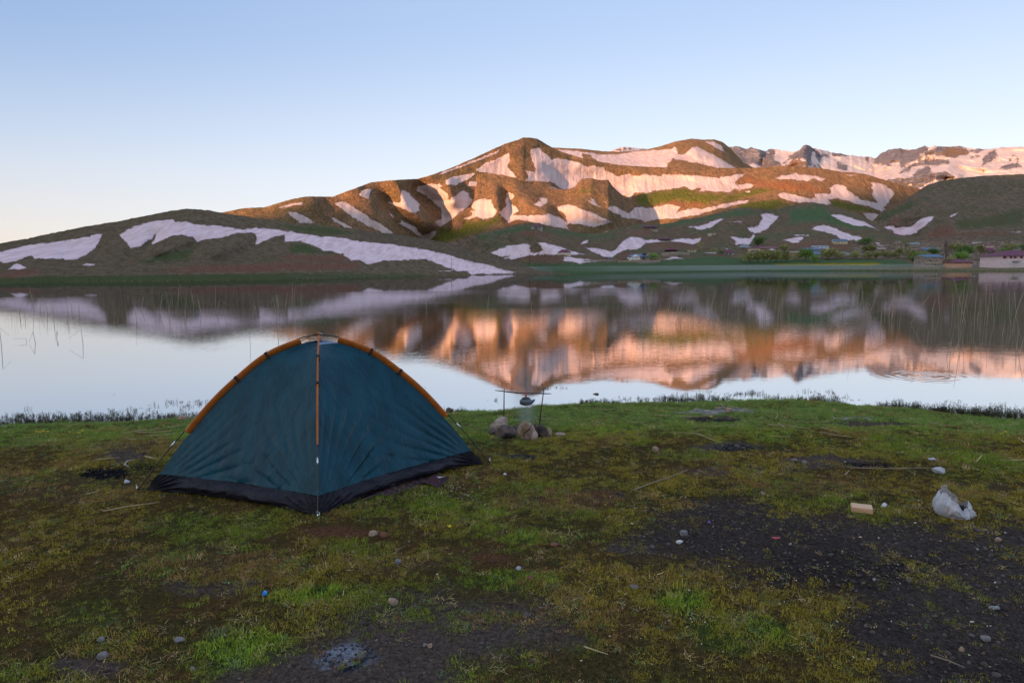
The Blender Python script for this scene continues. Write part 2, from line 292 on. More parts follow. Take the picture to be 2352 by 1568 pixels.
snowC = [c3((-90, 1100), (40, 1040), (120, 1025), (240, 1017), (265, 1030), (255, 1085), (340, 1095), (380, 1070), (325, 1010), (350, 1003), (430, 1020), (530, 1050), (720, 1110), (600, 1105), (340, 1110), (220, 1125), (100, 1155), (40, 1140), (85, 1120), (20, 1125)),
 c3((550, 1125), (600, 1125), (700, 1145), (860, 1162), (740, 1175), (680, 1190), (640, 1170), (545, 1165)), c3((715, 990), (765, 985), (750, 1005), (680, 1028)),
 c3((715, 920), (785, 915), (770, 930)), c3((885, 915), (918, 912), (900, 921)),
 c3((715, 1042), (780, 1050), (950, 1080), (1000, 1055), (1060, 980), (1120, 957), (1200, 957), (1240, 985), (1360, 975), (1470, 985), (1560, 970), (1650, 975), (1720, 960), (1710, 1000), (1640, 1022), (1600, 1010), (1480, 998), (1370, 1000), (1240, 1010), (1210, 1045), (1150, 1070), (1080, 1065), (1000, 1100), (960, 1130), (880, 1125), (800, 1090)),
 c3((1370, 1151), (1430, 1140), (1500, 1125), (1570, 1140), (1450, 1154)), c3((1615, 873), (1700, 865), (1770, 840), (1880, 797), (1920, 805), (1850, 845), (1800, 880), (1720, 898)),
 c3((1965, 829), (2072, 827), (2060, 835)), c3((2110, 870), (2210, 865), (2245, 800), (2225, 765), (2290, 755))+c4((200, 757), (255, 785), (210, 830), (165, 880), (100, 920), (50, 925))+c3((2130, 905)),
 c3((1970, 955), (2140, 970), (2165, 938), (2190, 945), (2150, 1000), (2130, 1022), (2010, 1022), (2020, 1000)),
 c4((280, 990), (370, 962), (465, 957), (470, 970), (430, 1000), (370, 1010), (340, 995)), c4((340, 935), (515, 937), (515, 950), (420, 945)),
 c4((700, 765), (780, 765), (900, 800), (1000, 840), (1110, 892), (1000, 865), (920, 865), (830, 840)),
 c4((540, 885), (590, 860), (680, 858), (740, 885), (850, 935), (960, 960), (1000, 1000), (860, 985), (780, 975), (740, 940), (660, 915), (590, 905)),
 c4((1080, 1003), (1150, 1007), (1090, 1016)), c4((1085, 1020), (1180, 1028), (1120, 1040)), c4((900, 1065), (970, 1080), (920, 1087)), c4((1900, 1004), (2090, 990), (1930, 1012)),
 c3((1750, 1090), (1830, 1088), (1850, 1098), (1770, 1103)), c3((1910, 1056), (1975, 1056), (1950, 1066))]
snowD = [c4((1155, 875), (1230, 865), (1260, 880), (1380, 870), (1430, 830), (1500, 790), (1590, 783), (1560, 820), (1450, 900), (1440, 920), (1380, 945), (1290, 945), (1170, 975), (1100, 940), (1240, 930), (1220, 900)),
 c4((1712, 775), (1790, 747), (1770, 770), (1730, 785)), c4((2235, 920), (2330, 912), (2300, 924))]
rockM = [c4((1080, 282), (1150, 235), (1250, 200), (1400, 205), (1500, 178), (1545, 188), (1500, 230), (1440, 260), (1420, 300), (1350, 330), (1300, 372), (1290, 310), (1200, 345), (1080, 325)),
 c4((1500, 240), (1640, 178), (1700, 180), (1820, 172), (1880, 220), (1890, 250), (1760, 280), (1640, 262)), c4((290, 330), (430, 213), (470, 165), (500, 165), (545, 200), (540, 240), (530, 350), (510, 345), (480, 300), (380, 290), (340, 300)),
 c4((520, 180), (600, 220), (620, 250), (680, 240), (690, 300), (640, 270), (600, 330), (560, 250)), c4((150, 228), (170, 200), (243, 208), (215, 262), (255, 300)),
 c4((-300, 180), (-40, 180), (20, 185), (150, 225), (295, 352), (120, 365), (40, 330), (-40, 360), (-130, 300)), c4((2000, 340), (2000, 290), (2060, 230), (2110, 195), (2135, 265), (2080, 300)),
 c4((1880, 205), (2000, 200), (1960, 240), (1890, 235)), c4((1280, 415), (1370, 362), (1385, 395)), c4((1380, 350), (1460, 305), (1600, 290), (1700, 300), (1715, 330), (1600, 345), (1500, 340)),
 c4((335, 355), (370, 293), (440, 293), (495, 320), (505, 355)), c4((1190, 470), (1450, 430), (1560, 405), (1690, 400), (1765, 450), (1600, 480), (1450, 535), (1300, 520)), c4((700, 240), (820, 245), (860, 262), (720, 265)),
 c4((1360, 455), (1420, 420), (1530, 350), (1560, 400), (1500, 420)), c4((2120, 380), (2200, 340), (2300, 330), (2330, 355), (2230, 370)), c4((990, 270), (1030, 270), (1010, 305)), c4((760, 320), (850, 350), (830, 390), (760, 370))]

# ------------------------------------------------------------------ hill material
def hill_material(name, base1, base2, green, red, snowc, sc, snow_jag=1.6, grain=1., gm=.55):
    t = NT(name)
    P = t.pos()
    n1 = t.noise(P, .02/sc, 6., .62); n2 = t.noise(P, .16/sc, 7., .7); n3 = t.noise(P, .9/sc, 4., .7)
    speck = t.vor(P, .55/sc)
    ground = t.mix(t.ss(n2, .38, .62), base1, base2)
    ground = t.mix(t.math('MULTIPLY', t.ss(n1, .45, .68), gm), ground, green)
    g = t.math('ADD', t.attr('green'), t.math('MULTIPLY', t.math('SUBTRACT', n2, .5), 1.5))
    ground = t.mix(t.ss(g, .3, .9), ground, green)
    r = t.math('ADD', t.attr('red'), t.math('MULTIPLY', t.math('SUBTRACT', n2, .5), 1.9))
    ground = t.mix(t.ss(r, .3, .95), ground, red)
    ground = t.mix(1., ground, t.lin(n3, .28, .72, 1-.75*grain, 1+.75*grain), 'MULTIPLY')
    ground = t.mix(t.math('MULTIPLY', t.ss(speck, .36, .12), .7*grain), ground, (.16, .14, .12))
    yl = t.math('ADD', t.attr('yellow'), t.math('MULTIPLY', t.math('SUBTRACT', t.noise(t.pos((.2, .6, 1)), .3, 5., .7), .5), 2.2))
    ground = t.mix(t.ss(yl, .5, .7), ground, (.42, .33, .02))
    s = t.math('ADD', t.attr('snow'), t.math('MULTIPLY', t.math('SUBTRACT', t.noise(P, .13/sc, 8., .85), .5), snow_jag*11))
    sf = t.ss(s, -.35, .35)
    streak = t.noise(t.pos((1.6, .25, .12)), .16/sc, 5., .6); dirt = t.noise(P, .03/sc, 5., .7)
    sn = t.mix(t.math('MULTIPLY', t.ss(streak, .42, .62), .7), snowc, tuple(c*k for c, k in zip(snowc, (.80, .72, .70))))
    sn = t.mix(t.math('MULTIPLY', t.ss(dirt, .5, .75), .4), sn, (.50, .40, .35))
    c = t.mix(sf, ground, sn)
    hb = t.math('MULTIPLY', t.math('ADD', n2, t.math('MULTIPLY', n3, .35)), t.math('SUBTRACT', 1.0, t.math('MULTIPLY', sf, .8)))
    hb = t.math('ADD', hb, t.math('MULTIPLY', streak, t.math('MULTIPLY', sf, .25)))
    nrm = t.bump(hb, .95, 6.5*sc)
    return t.out(c, .95, nrm, **{'Specular IOR Level': .0})

def hill(name, u0, u1, du, nt, vc, vf, Dc, Df, mat, snow=(), green=(), red=(), yellow=(), relief=(), noise=(40, 10), pw=1.0, back=.35, seed=1, label=None, prof=None, rim=0, snowfac=None, thick=.6):
    us = np.arange(u0, u1+du, du); nu = len(us)
    t = np.linspace(0, 1, nt)
    jag = fbm(us/7., us*0, 4, seed+50)*rim
    c = vc(us)+jag; f = np.maximum(vf(us), c+.5)
    U_, T = np.meshgrid(us, t); V_ = f+(c-f)*T
    D0, D1 = Df(us), Dc(us)
    D = D0+(D1-D0)*(T**pw if prof is None else prof(U_, T))
    px = D/F
    for line, amp, w in relief: D = D+amp*np.exp(-(ldist(U_, V_, line)/w)**2)
    L, A = noise
    X = (U_-CX)*px; Z = (hor(U_)-V_)*px
    edge = S(T/.15)
    n = fbm(X/L, Z*1.6/L, 6, seed, .52)
    rd = 1-np.abs(fbm(X/L*1.9+7, Z*1.2/L*1.9, 4, seed+20))*2
    D = D+(A*n+A*.35*rd)*edge
    sn = np.full(U_.shape, -60.)
    Uw = U_+3.4*fbm(U_/14., V_/9., 4, seed+70, .6); Vw = V_+2.4*fbm(U_/12., V_/8., 4, seed+71, .6)
    for p in snow: sn = np.maximum(sn, sdist(Uw, Vw, p))
    if snowfac is not None: sn = snowfac(U_, V_, sn)
    D = D-thick*S((sn+1)/3)
    P = at(U_, V_, D)
    # rounded top and a slope away behind it
    dz = P[-1, :, 2]; rows = []
    for k, (a, b) in enumerate(((.02, .004), (.06, .03), (.15, .12), (back, .4), (back*2, 1.1))):
        q = P[-1].copy(); sc_ = (1+a*D[-1]*.55/np.maximum(D[-1], 1)); q[:, 0] = q[:, 0]*sc_; q[:, 1] = q[:, 1]*sc_
        q[:, 2] = dz-b*(np.abs(dz)+3)-.0; rows.append(q)
    allP = np.concatenate([P, np.array(rows)], 0)
    o = mesh_np(name, allP, grid_faces(allP.shape[0], nu)[:, ::1], mat)
    def ext(a): return np.concatenate([a]+[a[-1:]]*len(rows), 0)
    def field(polys, soft=15.):
        g = np.zeros(U_.shape)
        for p in polys:
            if isinstance(p, tuple) and p[0] == 'e': _, x, y, rx, ry = p; g = np.maximum(g, 1-np.sqrt(((U_-x)/rx)**2+((V_-y)/ry)**2)*.5-.0)
            elif isinstance(p, tuple) and p[0] == 'f': g = np.maximum(g, p[1](U_, V_))
            else: g = np.maximum(g, S(.5+sdist(U_, V_, p)/soft*.5))
        return g
    fattr(o, 'snow', ext(sn)); fattr(o, 'green', ext(field(green))); fattr(o, 'red', ext(field(red))); fattr(o, 'yellow', ext(field(yellow, 2.)))
    tag(o, label, kind='structure')
    o['_'] = 0; del o['_']
    return dict(o=o, us=us, U=U_, V=V_, D=D, P=P, c=c, f=f, nt=nt)
def surf(h, u, v):
    """point of a hill seen at picture point u, v"""
    j = int(np.clip(round((u-h['us'][0])/(h['us'][1]-h['us'][0])), 0, len(h['us'])-1))
    vv = h['V'][:, j][::-1]; dd = h['D'][:, j][::-1]
    return at(np.float64(u), np.float64(v), np.interp(v, vv, dd)), float(np.interp(v, vv, dd))

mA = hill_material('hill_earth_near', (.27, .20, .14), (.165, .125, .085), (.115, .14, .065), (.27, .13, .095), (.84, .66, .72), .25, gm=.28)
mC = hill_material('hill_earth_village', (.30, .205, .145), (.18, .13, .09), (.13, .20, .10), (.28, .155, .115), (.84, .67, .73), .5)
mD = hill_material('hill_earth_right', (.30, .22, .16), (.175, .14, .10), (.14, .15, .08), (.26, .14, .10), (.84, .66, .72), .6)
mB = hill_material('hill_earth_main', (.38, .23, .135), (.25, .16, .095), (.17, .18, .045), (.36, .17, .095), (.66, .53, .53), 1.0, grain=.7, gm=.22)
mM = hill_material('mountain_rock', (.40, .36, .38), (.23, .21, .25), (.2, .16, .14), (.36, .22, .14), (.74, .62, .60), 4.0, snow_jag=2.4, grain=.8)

def wd(vf):
    def g(u):
        P = onz(u, vf(u), 0.); return P[..., 1]
    return g
dA = wd(ftA)
def f_sh(U_, V_): return S((V_-(ftA(U_)-17))/5)*S((700-U_)/200+.6)*1.
A = hill('hill_left', -420, 1312, 1.6, 104, crA, ftA, lambda u: dA(u)+tab([(-400, 60), (0, 62), (430, 66), (800, 62), (1100, 45), (1312, 14)])(u), dA, mA, snowA,
  green=[('f', f_sh), ('f', lambda U_, V_: .5*S(1-(V_-crA(U_))/9)*S((700-U_)/300)), c2((320, 1030), (420, 1000), (520, 1025), (600, 1070), (780, 1100), (500, 1112), (340, 1105)), c2((-300, 1290), (0, 1270), (700, 1262), (1100, 1265), (1500, 1268), (1500, 1310), (-300, 1330)), c1((1150, 640), (1400, 560), (1700, 500), (1600, 620), (1250, 660)), c2((200, 850), (700, 870), (950, 920), (700, 950), (400, 915))],
  red=[c2((210, 1150), (330, 1105), (600, 1110), (790, 1105), (860, 1162), (600, 1165)), c2((60, 1230), (230, 1165), (700, 1170), (930, 1165), (930, 1235), (500, 1245), (150, 1250)), c1((1350, 720), (1500, 680), (1900, 660), (2352, 640), (2352, 730), (1900, 728)), c1((-100, 760), (150, 705), (380, 700), (330, 745), (100, 780))],
  relief=[(c1((1340, 400), (1200, 560), (1050, 650)), 3.4, 12), (c1((1690, 470), (1500, 580), (1300, 640)), 3.4, 12), (c1((2200, 480), (2050, 560), (1850, 640)), 3.4, 12), (c1((860, 480), (700, 620)), 2.9, 15), (c1((1600, 420), (1350, 560)), -2.9, 15), (c1((2100, 400), (1800, 560)), -2.9, 15), (c2((500, 1050), (560, 1170)), -2.2, 17), (c2((1100, 1180), (1500, 1175)), -2.2, 12), (c1((450, 560), (330, 680)), -2.2, 17)],
  noise=(11, 2.2), seed=3, rim=1.4, label='dark grassy hill along the left shore with a long tongue of snow', thick=.35)

_wc = wd(ftC)
def dC(u):
    k = S((np.asarray(u)-1215)/90); return _wc(u)*k+272*(1-k)
Dcc = tab([(900, 250), (1100, 300), (1240, 330), (1340, 360), (1480, 400), (1600, 430), (1800, 470), (1900, 500), (2000, 470), (2060, 440), (2200, 410), (2352, 400), (2700, 400)])
def meadow(U_, V_):
    top = tab(c3((-400, 1200), (200, 1180), (420, 1185), (1000, 1175), (1350, 1165), (1800, 1120), (2100, 1140))+c4((0, 1150), (500, 1145), (1300, 1150), (1430, 1200), (1700, 1230), (2352, 1218), (3400, 1220)))(U_)
    return S((V_-top)/3+.5)*1.1
Cc = hill('hill_village', 940, 2700, 2, 118, crC, ftC, Dcc, dC, mC, snowC,
  green=[('f', meadow), c3((-200, 960), (0, 890), (240, 850), (420, 880), (600, 905), (900, 930), (700, 960), (400, 930), (150, 930)), c3((750, 960), (1000, 890), (1150, 860), (1500, 835), (1700, 800), (2000, 720))+c4((0, 720), (100, 760))+c3((1900, 800), (1500, 870), (1100, 880), (850, 960)), c4((330, 720), (600, 680), (800, 800), (1100, 900), (900, 900), (600, 830), (350, 850)), c4((700, 900), (1200, 960), (1000, 950))],
  red=[c3((120, 940), (240, 880), (420, 900), (500, 960), (300, 960)), c3((1110, 930), (1180, 890), (1290, 890), (1290, 955), (1150, 955)), c3((1250, 1030), (1350, 1000), (1600, 1010), (1640, 1060), (1300, 1050)), c3((1000, 1150), (1030, 1080), (1400, 1120), (1380, 1150)), c3((100, 1160), (250, 1120), (550, 1115), (560, 1165)), c4((80, 1050), (300, 1000), (720, 990), (900, 1010), (850, 1080), (400, 1060)), c4((250, 890), (400, 870), (450, 890), (300, 910)), c3((650, 1115), (900, 1140), (1000, 1170), (860, 1160))],
  yellow=[c4((190, 1188), (500, 1184), (800, 1180), (1060, 1178), (1160, 1188), (1050, 1202), (900, 1198), (700, 1200), (500, 1199), (250, 1197))],
  relief=[(c3((720, 925), (700, 1020), (850, 1100), (960, 1130)), 20, 30), (c3((310, 850), (330, 950), (520, 1080), (860, 1150)), -14, 26), (c3((1230, 860), (1200, 960)), -14, 30), (c4((230, 740), (100, 860), (20, 960)), 16, 25), (c4((560, 680), (850, 850), (1150, 960)), -16, 24), (c3((1640, 1000), (1500, 900), (1560, 820)), 10, 30), (c3((1900, 940), (1850, 1050)), -8, 22)],
  noise=(30, 5.5), seed=8, rim=1.0, label='lower hillside with the village and green lakeside meadow')
def fD(u): return np.full(np.shape(u), 600.)
Dh = hill('hill_right', 1955, 2760, 2, 90, crD, fD, tab([(1955, 480), (2020, 520), (2100, 600), (2352, 640), (2760, 700)]), tab([(1955, 420), (2100, 400), (2352, 405), (2760, 410)]), mD, snowD,
  green=[c4((1060, 820), (1130, 745), (1300, 680), (1380, 640), (1450, 680), (1300, 760), (1150, 830)), c4((1750, 820), (2000, 780), (2352, 700), (2352, 860), (2000, 880), (1800, 900))],
  red=[c4((1500, 940), (1640, 850), (1740, 850), (1780, 910), (2200, 905), (2250, 940), (1800, 965), (1500, 975)), c4((1170, 850), (1240, 780), (1310, 770), (1300, 830), (1230, 860)), c4((1250, 640), (1500, 520), (1540, 515), (1400, 620), (1180, 740), (1150, 710)), c4((1390, 622), (1560, 680), (1640, 740), (1730, 800), (1720, 806), (1620, 745), (1550, 690), (1390, 630)), c4((1960, 745), (2110, 775), (2100, 790), (1960, 760)), c4((1920, 812), (1980, 812), (1970, 830), (1920, 828))],
  relief=[(c4((1060, 830), (1170, 890), (1290, 960)), 20, 24), (c4((1380, 620), (1560, 800), (1500, 900)), -14, 30), (c4((1400, 880), (1300, 940)), 14, 20)], noise=(45, 9), seed=13, rim=.8, label='bare brown hill on the right with a faint track')
DB = tab([(300, 450), (574, 470), (700, 480), (800, 490), (900, 506), (985, 530), (1100, 568), (1207, 608), (1260, 622), (1300, 634), (1400, 665), (1500, 672), (1720, 685), (1900, 690), (2000, 700), (2100, 740), (2400, 850)])
DBf = tab([(300, 400), (574, 430), (700, 448), (850, 474), (985, 512), (1100, 530), (1200, 522), (1400, 555), (1500, 585), (1720, 560), (1900, 560), (2100, 620), (2400, 700)])
Bm = hill('hill_main', 330, 2420, 2, 132, crB, lambda u: np.full(np.shape(u), 578.), DB, DBf, mB, snowB,
  green=[c3((1130, 600), (1180, 585), (1300, 575), (1550, 530), (1640, 560), (1700, 575), (1900, 580), (2000, 600), (1830, 660), (1750, 700), (1500, 660), (1350, 690), (1200, 700)), c3((1900, 600), (2130, 560))+c4((0, 545), (200, 520), (240, 560), (0, 620))+c3((1850, 680)), c4((-100, 690), (0, 645), (250, 630), (410, 675), (200, 740), (-100, 760)), c4((680, 640), (780, 635), (900, 680), (1100, 735), (900, 740), (720, 700)), c2((1500, 1000), (1640, 880), (1900, 890), (1900, 1020))],
  red=[c3((1180, 700), (1350, 690), (1480, 640), (1560, 670), (1700, 650), (1780, 700), (1600, 710), (1540, 760), (1540, 700), (1450, 680)), c3((1110, 610), (1170, 575), (1210, 580), (1150, 640)), c3((2010, 490), (2050, 455), (2130, 430))+c4((100, 460), (100, 500), (0, 500))+c3((2040, 512)), c4((450, 600), (520, 585), (575, 605), (570, 625), (500, 630)), c4((0, 470), (300, 470), (500, 490), (690, 580), (560, 590), (300, 560), (0, 540))],
  relief=[(c3((215, 108), (150, 250), (185, 450)), -5.4, 22), (c2((1430, 560), (1560, 680), (1640, 800), (1640, 900), (1500, 985)), 18.0, 24), (c2((480, 620), (850, 900)), -8.4, 30), (c2((880, 560), (1200, 860)), -8.4, 28), (c2((640, 700), (800, 900)), 7.2, 20), (c2((1250, 480), (1340, 700), (1500, 830)), -9.6, 24), (c2((1180, 660), (1280, 820), (1480, 960)), 10.8, 24), (c3((1250, 640), (1600, 600), (1900, 620)), -9.6, 26), (c3((700, 320), (1200, 400), (2000, 400)), -7.2, 18), (c3((600, 480), (1050, 600)), 12.0, 32), (c4((230, 500), (500, 500)), -6.0, 32), (c4((870, 570), (1040, 660)), -6.0, 22), (c3((450, 400), (560, 530)), 6.0, 20), (c2((1700, 520), (1740, 640)), -9.6, 16)],
  noise=(48, 6), seed=21, rim=.9, label='large snow streaked hill in warm morning light')
B1 = hill('hill_lower_knoll', 986, 1500, 2, 110, crB1, lambda u: np.full(np.shape(u), 570.), tab([(986, 545), (1060, 560), (1150, 568), (1280, 572), (1330, 572), (1400, 585), (1500, 620)]), tab([(986, 525), (1150, 500), (1300, 495), (1420, 520), (1500, 560)]), mB, [p for p in snowB if not (min(x for x, y in p) < 1225 and max(x for x, y in p) > 1700)],
  green=[c2((1500, 990), (1690, 850), (1850, 810), (2000, 820), (2120, 770), (2160, 790), (2100, 860), (1900, 930), (1650, 1030)), c3((650, 560), (800, 540), (780, 570), (650, 580))],
  red=[c3((80, 820), (240, 825), (250, 835), (0, 870), (0, 850)), c2((1700, 520), (1850, 480), (1860, 560), (1760, 610), (1700, 600))],
  relief=[(c3((780, 460), (800, 560), (1000, 700), (1180, 780)), -7, 26), (c3((860, 650), (1000, 760), (1200, 810)), 4, 18), (c3((150, 560), (300, 700), (420, 760)), -14, 24), (c3((60, 600), (80, 800)), 12, 14), (c2((2100, 560), (2120, 700)), -10, 16), (c3((480, 740), (580, 840)), 10, 14), (c3((640, 700), (900, 800)), -10, 16)],
  noise=(32, 4), seed=33, rim=1.0, label='rounded knoll below the snow bowl of the main hill', pw=1.2)
B2 = hill('hill_back_ridge', 1236, 1775, 2, 60, crB2, lambda u: np.full(np.shape(u), 402.), tab([(1236, 1050), (1400, 1120), (1500, 1090), (1600, 1060), (1640, 1080), (1700, 1160), (1775, 1250)]), tab([(1236, 930), (1400, 900), (1600, 880), (1775, 950)]), mB, snowB2,
  relief=[(c3((1500, 150), (1480, 300)), -14, 20), (c3((1100, 240), (1200, 340)), 14, 30), (c3((1560, 170), (1900, 350)), -16, 16)], noise=(60, 12), seed=41, rim=.7, label='brown ridge behind the main hill with a broad snow bowl')
def mfac(U_, V_, sn):
    r = np.full(U_.shape, -60.)
    for p in rockM: r = np.maximum(r, sdist(U_, V_, p))
    n = fbm(U_/9., V_/7., 5, 77, .65)*9+fbm(U_/30, V_/20, 3, 78)*6
    r2 = np.maximum(r+n*.6, -4.3+n*.75)
    return -r2
Mt = hill('mountain_range', 1640, 2720, 2, 90, crM, lambda u: np.full(np.shape(u), 452.), tab([(1640, 2900), (1810, 2900), (1852, 2600), (1900, 3100), (2010, 3500), (2150, 3100), (2352, 2900), (2720, 2800)]), tab([(1640, 1900), (1900, 2000), (2060, 2100), (2352, 1900), (2720, 1900)]), mM, (),
  red=[c4((335, 355), (370, 293), (440, 293), (495, 320), (505, 355)), c4((1600, 260), (1700, 180), (1880, 200), (1890, 260), (1700, 290))],
  relief=[(c4((490, 168), (440, 260), (300, 330)), -120, 10), (c4((490, 168), (560, 300), (600, 380)), 120, 14), (c4((340, 355), (400, 300), (500, 350)), -110, 14), (c4((1550, 190), (1400, 300), (1300, 400)), -130, 16), (c4((1600, 180), (1720, 330), (1600, 440)), -110, 18), (c4((1250, 210), (1180, 330)), -110, 14), (c4((1190, 470), (1450, 430), (1700, 400), (1765, 450)), -150, 16), (c4((60, 200), (250, 350)), -150, 14), (c4((2110, 200), (2010, 330)), -100, 14), (c4((180, 210), (120, 340)), 100, 12)],
  noise=(240, 115), seed=55, rim=2.6, snowfac=mfac, label='distant craggy mountains streaked with snow', thick=4)
def kfac(U_, V_, sn):
    return 2.2-fbm(U_/6., V_/4., 4, 99)*7-3.2*np.exp(-((U_-1445)/10)**2-((V_-343)/4)**2)
Kp = hill('mountain_cap', 1380, 1524, 1.5, 30, crK, lambda u: np.full(np.shape(u), 372.), tab([(1380, 4600), (1430, 4300), (1524, 4600)]), tab([(1380, 3600), (1524, 3600)]), mM, (), noise=(200, 60), seed=61, rim=.6, snowfac=kfac, label='far snowy summit just showing over the saddle', thick=3)

# ------------------------------------------------------------------ the ridge behind the viewpoint whose shade lies over the lake
tgt = []
for P_, h_ in ((c2((120, 715), (550, 680), (850, 640), (1050, 650), (1300, 700), (1450, 760), (1620, 830), (1660, 870), (1900, 900), (2200, 860)), Bm),
               (c3((100, 845), (560, 880), (800, 870)), B1), (c3((1240, 835), (1500, 790), (1800, 740), (2100, 670)), Bm), (c4((0, 655), (250, 640), (560, 610), (700, 600), (900, 600), (1040, 590), (1300, 525)), Bm)):
    for u, v in P_: tgt.append(surf(h_, u, v)[0])
tgt = np.array(tgt)
perp = np.array([-TOSUN[1], TOSUN[0]])
RD = 1500.
cc_ = tgt[:, :2]@perp; ss_ = RD-tgt[:, :2]@TOSUN
Hh = tgt[:, 2]+ss_*math.tan(SUN_EL)
order = np.argsort(cc_); cc_, Hh = cc_[order], Hh[order]
gx = np.concatenate([np.linspace(-1600, -520, 30), np.linspace(-510, -60, 110), np.linspace(-40, 2600, 60)])
Hs = np.array([np.sum(Hh*np.exp(-((cc_-x)/14)**2))/max(np.sum(np.exp(-((cc_-x)/14)**2)), 1e-9) if np.min(np.abs(cc_-x)) < 30 else np.nan for x in gx])
ok = ~np.isnan(Hs); Hs = np.interp(gx, gx[ok], Hs[ok])
Hs = np.where(gx < -412, Hs-np.clip((-412-gx)*.6, 0, 14), Hs)-1.5
far_r = cc_.max()+80
Hs = np.where(gx > far_r, Hs-0*(gx-far_r), Hs)+fbm(gx/120., gx*0, 3, 5)*3
prof = [(-500, -.02), (-380, .25), (-200, .62), (-60, .93), (0, 1.), (80, .93), (300, .5), (700, -.02)]
RV = np.array([[*(TOSUN*(RD+d)+perp*x), H*k_+(fbm(x/60., d/60., 4, 9)*8 if 0 < k_ < 1 else 0)-(3 if k_ < 0 else 0)] for d, k_ in prof for x, H in zip(gx, Hs)])
ro = mesh_np('hill_behind_viewpoint', RV, grid_faces(len(prof), len(gx)), mC); tag(ro, 'ridge on the near side of the lake, behind the viewpoint', kind='structure')
for nme in ('snow', 'green', 'red', 'yellow'): fattr(ro, nme, np.full(len(RV), -60. if nme == 'snow' else 0.))
# ------------------------------------------------------------------ the near bank
_sh = np.array([(-700, 985), (-200, 980), (0, 976), (200, 971), (330, 965), (430, 958), (700, 952), (1000, 948), (1050, 946), (1130, 946), (1200, 938), (1300, 930), (1400, 927), (1500, 924), (1600, 922), (1700, 919), (1800, 917), (1900, 923), (1960, 932), (2060, 938), (2150, 946), (2230, 956), (2352, 962), (2600, 966), (3100, 970)], float)
_sp = onz(_sh[:, 0], _sh[:, 1], 0.)
def shore(x): return np.interp(x, _sp[:, 0], _sp[:, 1])+.10*fbm(np.asarray(x)*1.3, 0*np.asarray(x), 3, 5)
def gz(x, y):
    x = np.asarray(x, float); y = np.asarray(y, float)
    s = shore(x)-y
    base = np.where(s > 0, .165*S(s/3.2)+.035*S(s/.35), s*.10)
    far = S((-y-20)/60)
    flat = 1-.85*np.exp(-(((x+1.65)/1.9)**2+((y-5.7)/1.5)**2)**2)
    b = .022*fbm(x*.8, y*.8, 3, 11)+.010*fbm(x*4, y*4, 3, 12)
    return base+b*flat*S((s+.1)/.6)+far*(3*fbm(x/60, y/60, 3, 4)+1.5)
def onground(u, v):
    z = .2
    for _ in range(6):
        P = onz(u, v, z); z = float(gz(P[0], P[1]))
    P[2] = z; return P
def dense(a, b, fine0, fine1, step, grow=1.14):
    L = list(np.arange(fine0, fine1+1e-6, step)); s = step
    while L[-1] < b: s *= grow; L.append(min(L[-1]+s, b))
    s = step; H = []
    x = fine0
    while x > a: s *= grow; x = max(x-s, a); H.append(x)
    return np.array(H[::-1]+L)
gxs = dense(-5200, 5200, -8.0, 8.0, .032); gys = dense(-3000, 9000, 1.6, 11.2, .03)
GX, GY = np.meshgrid(gxs, gys)
GZ = gz(GX, GY)
GZ = np.where(GY > 11.5, np.maximum(GZ, -4.), GZ)
UU, VV = project(np.stack([GX, GY, np.zeros_like(GX)+.2], -1))
near = (GY > 1.2) & (GY < 14) & (np.abs(GX) < 12)
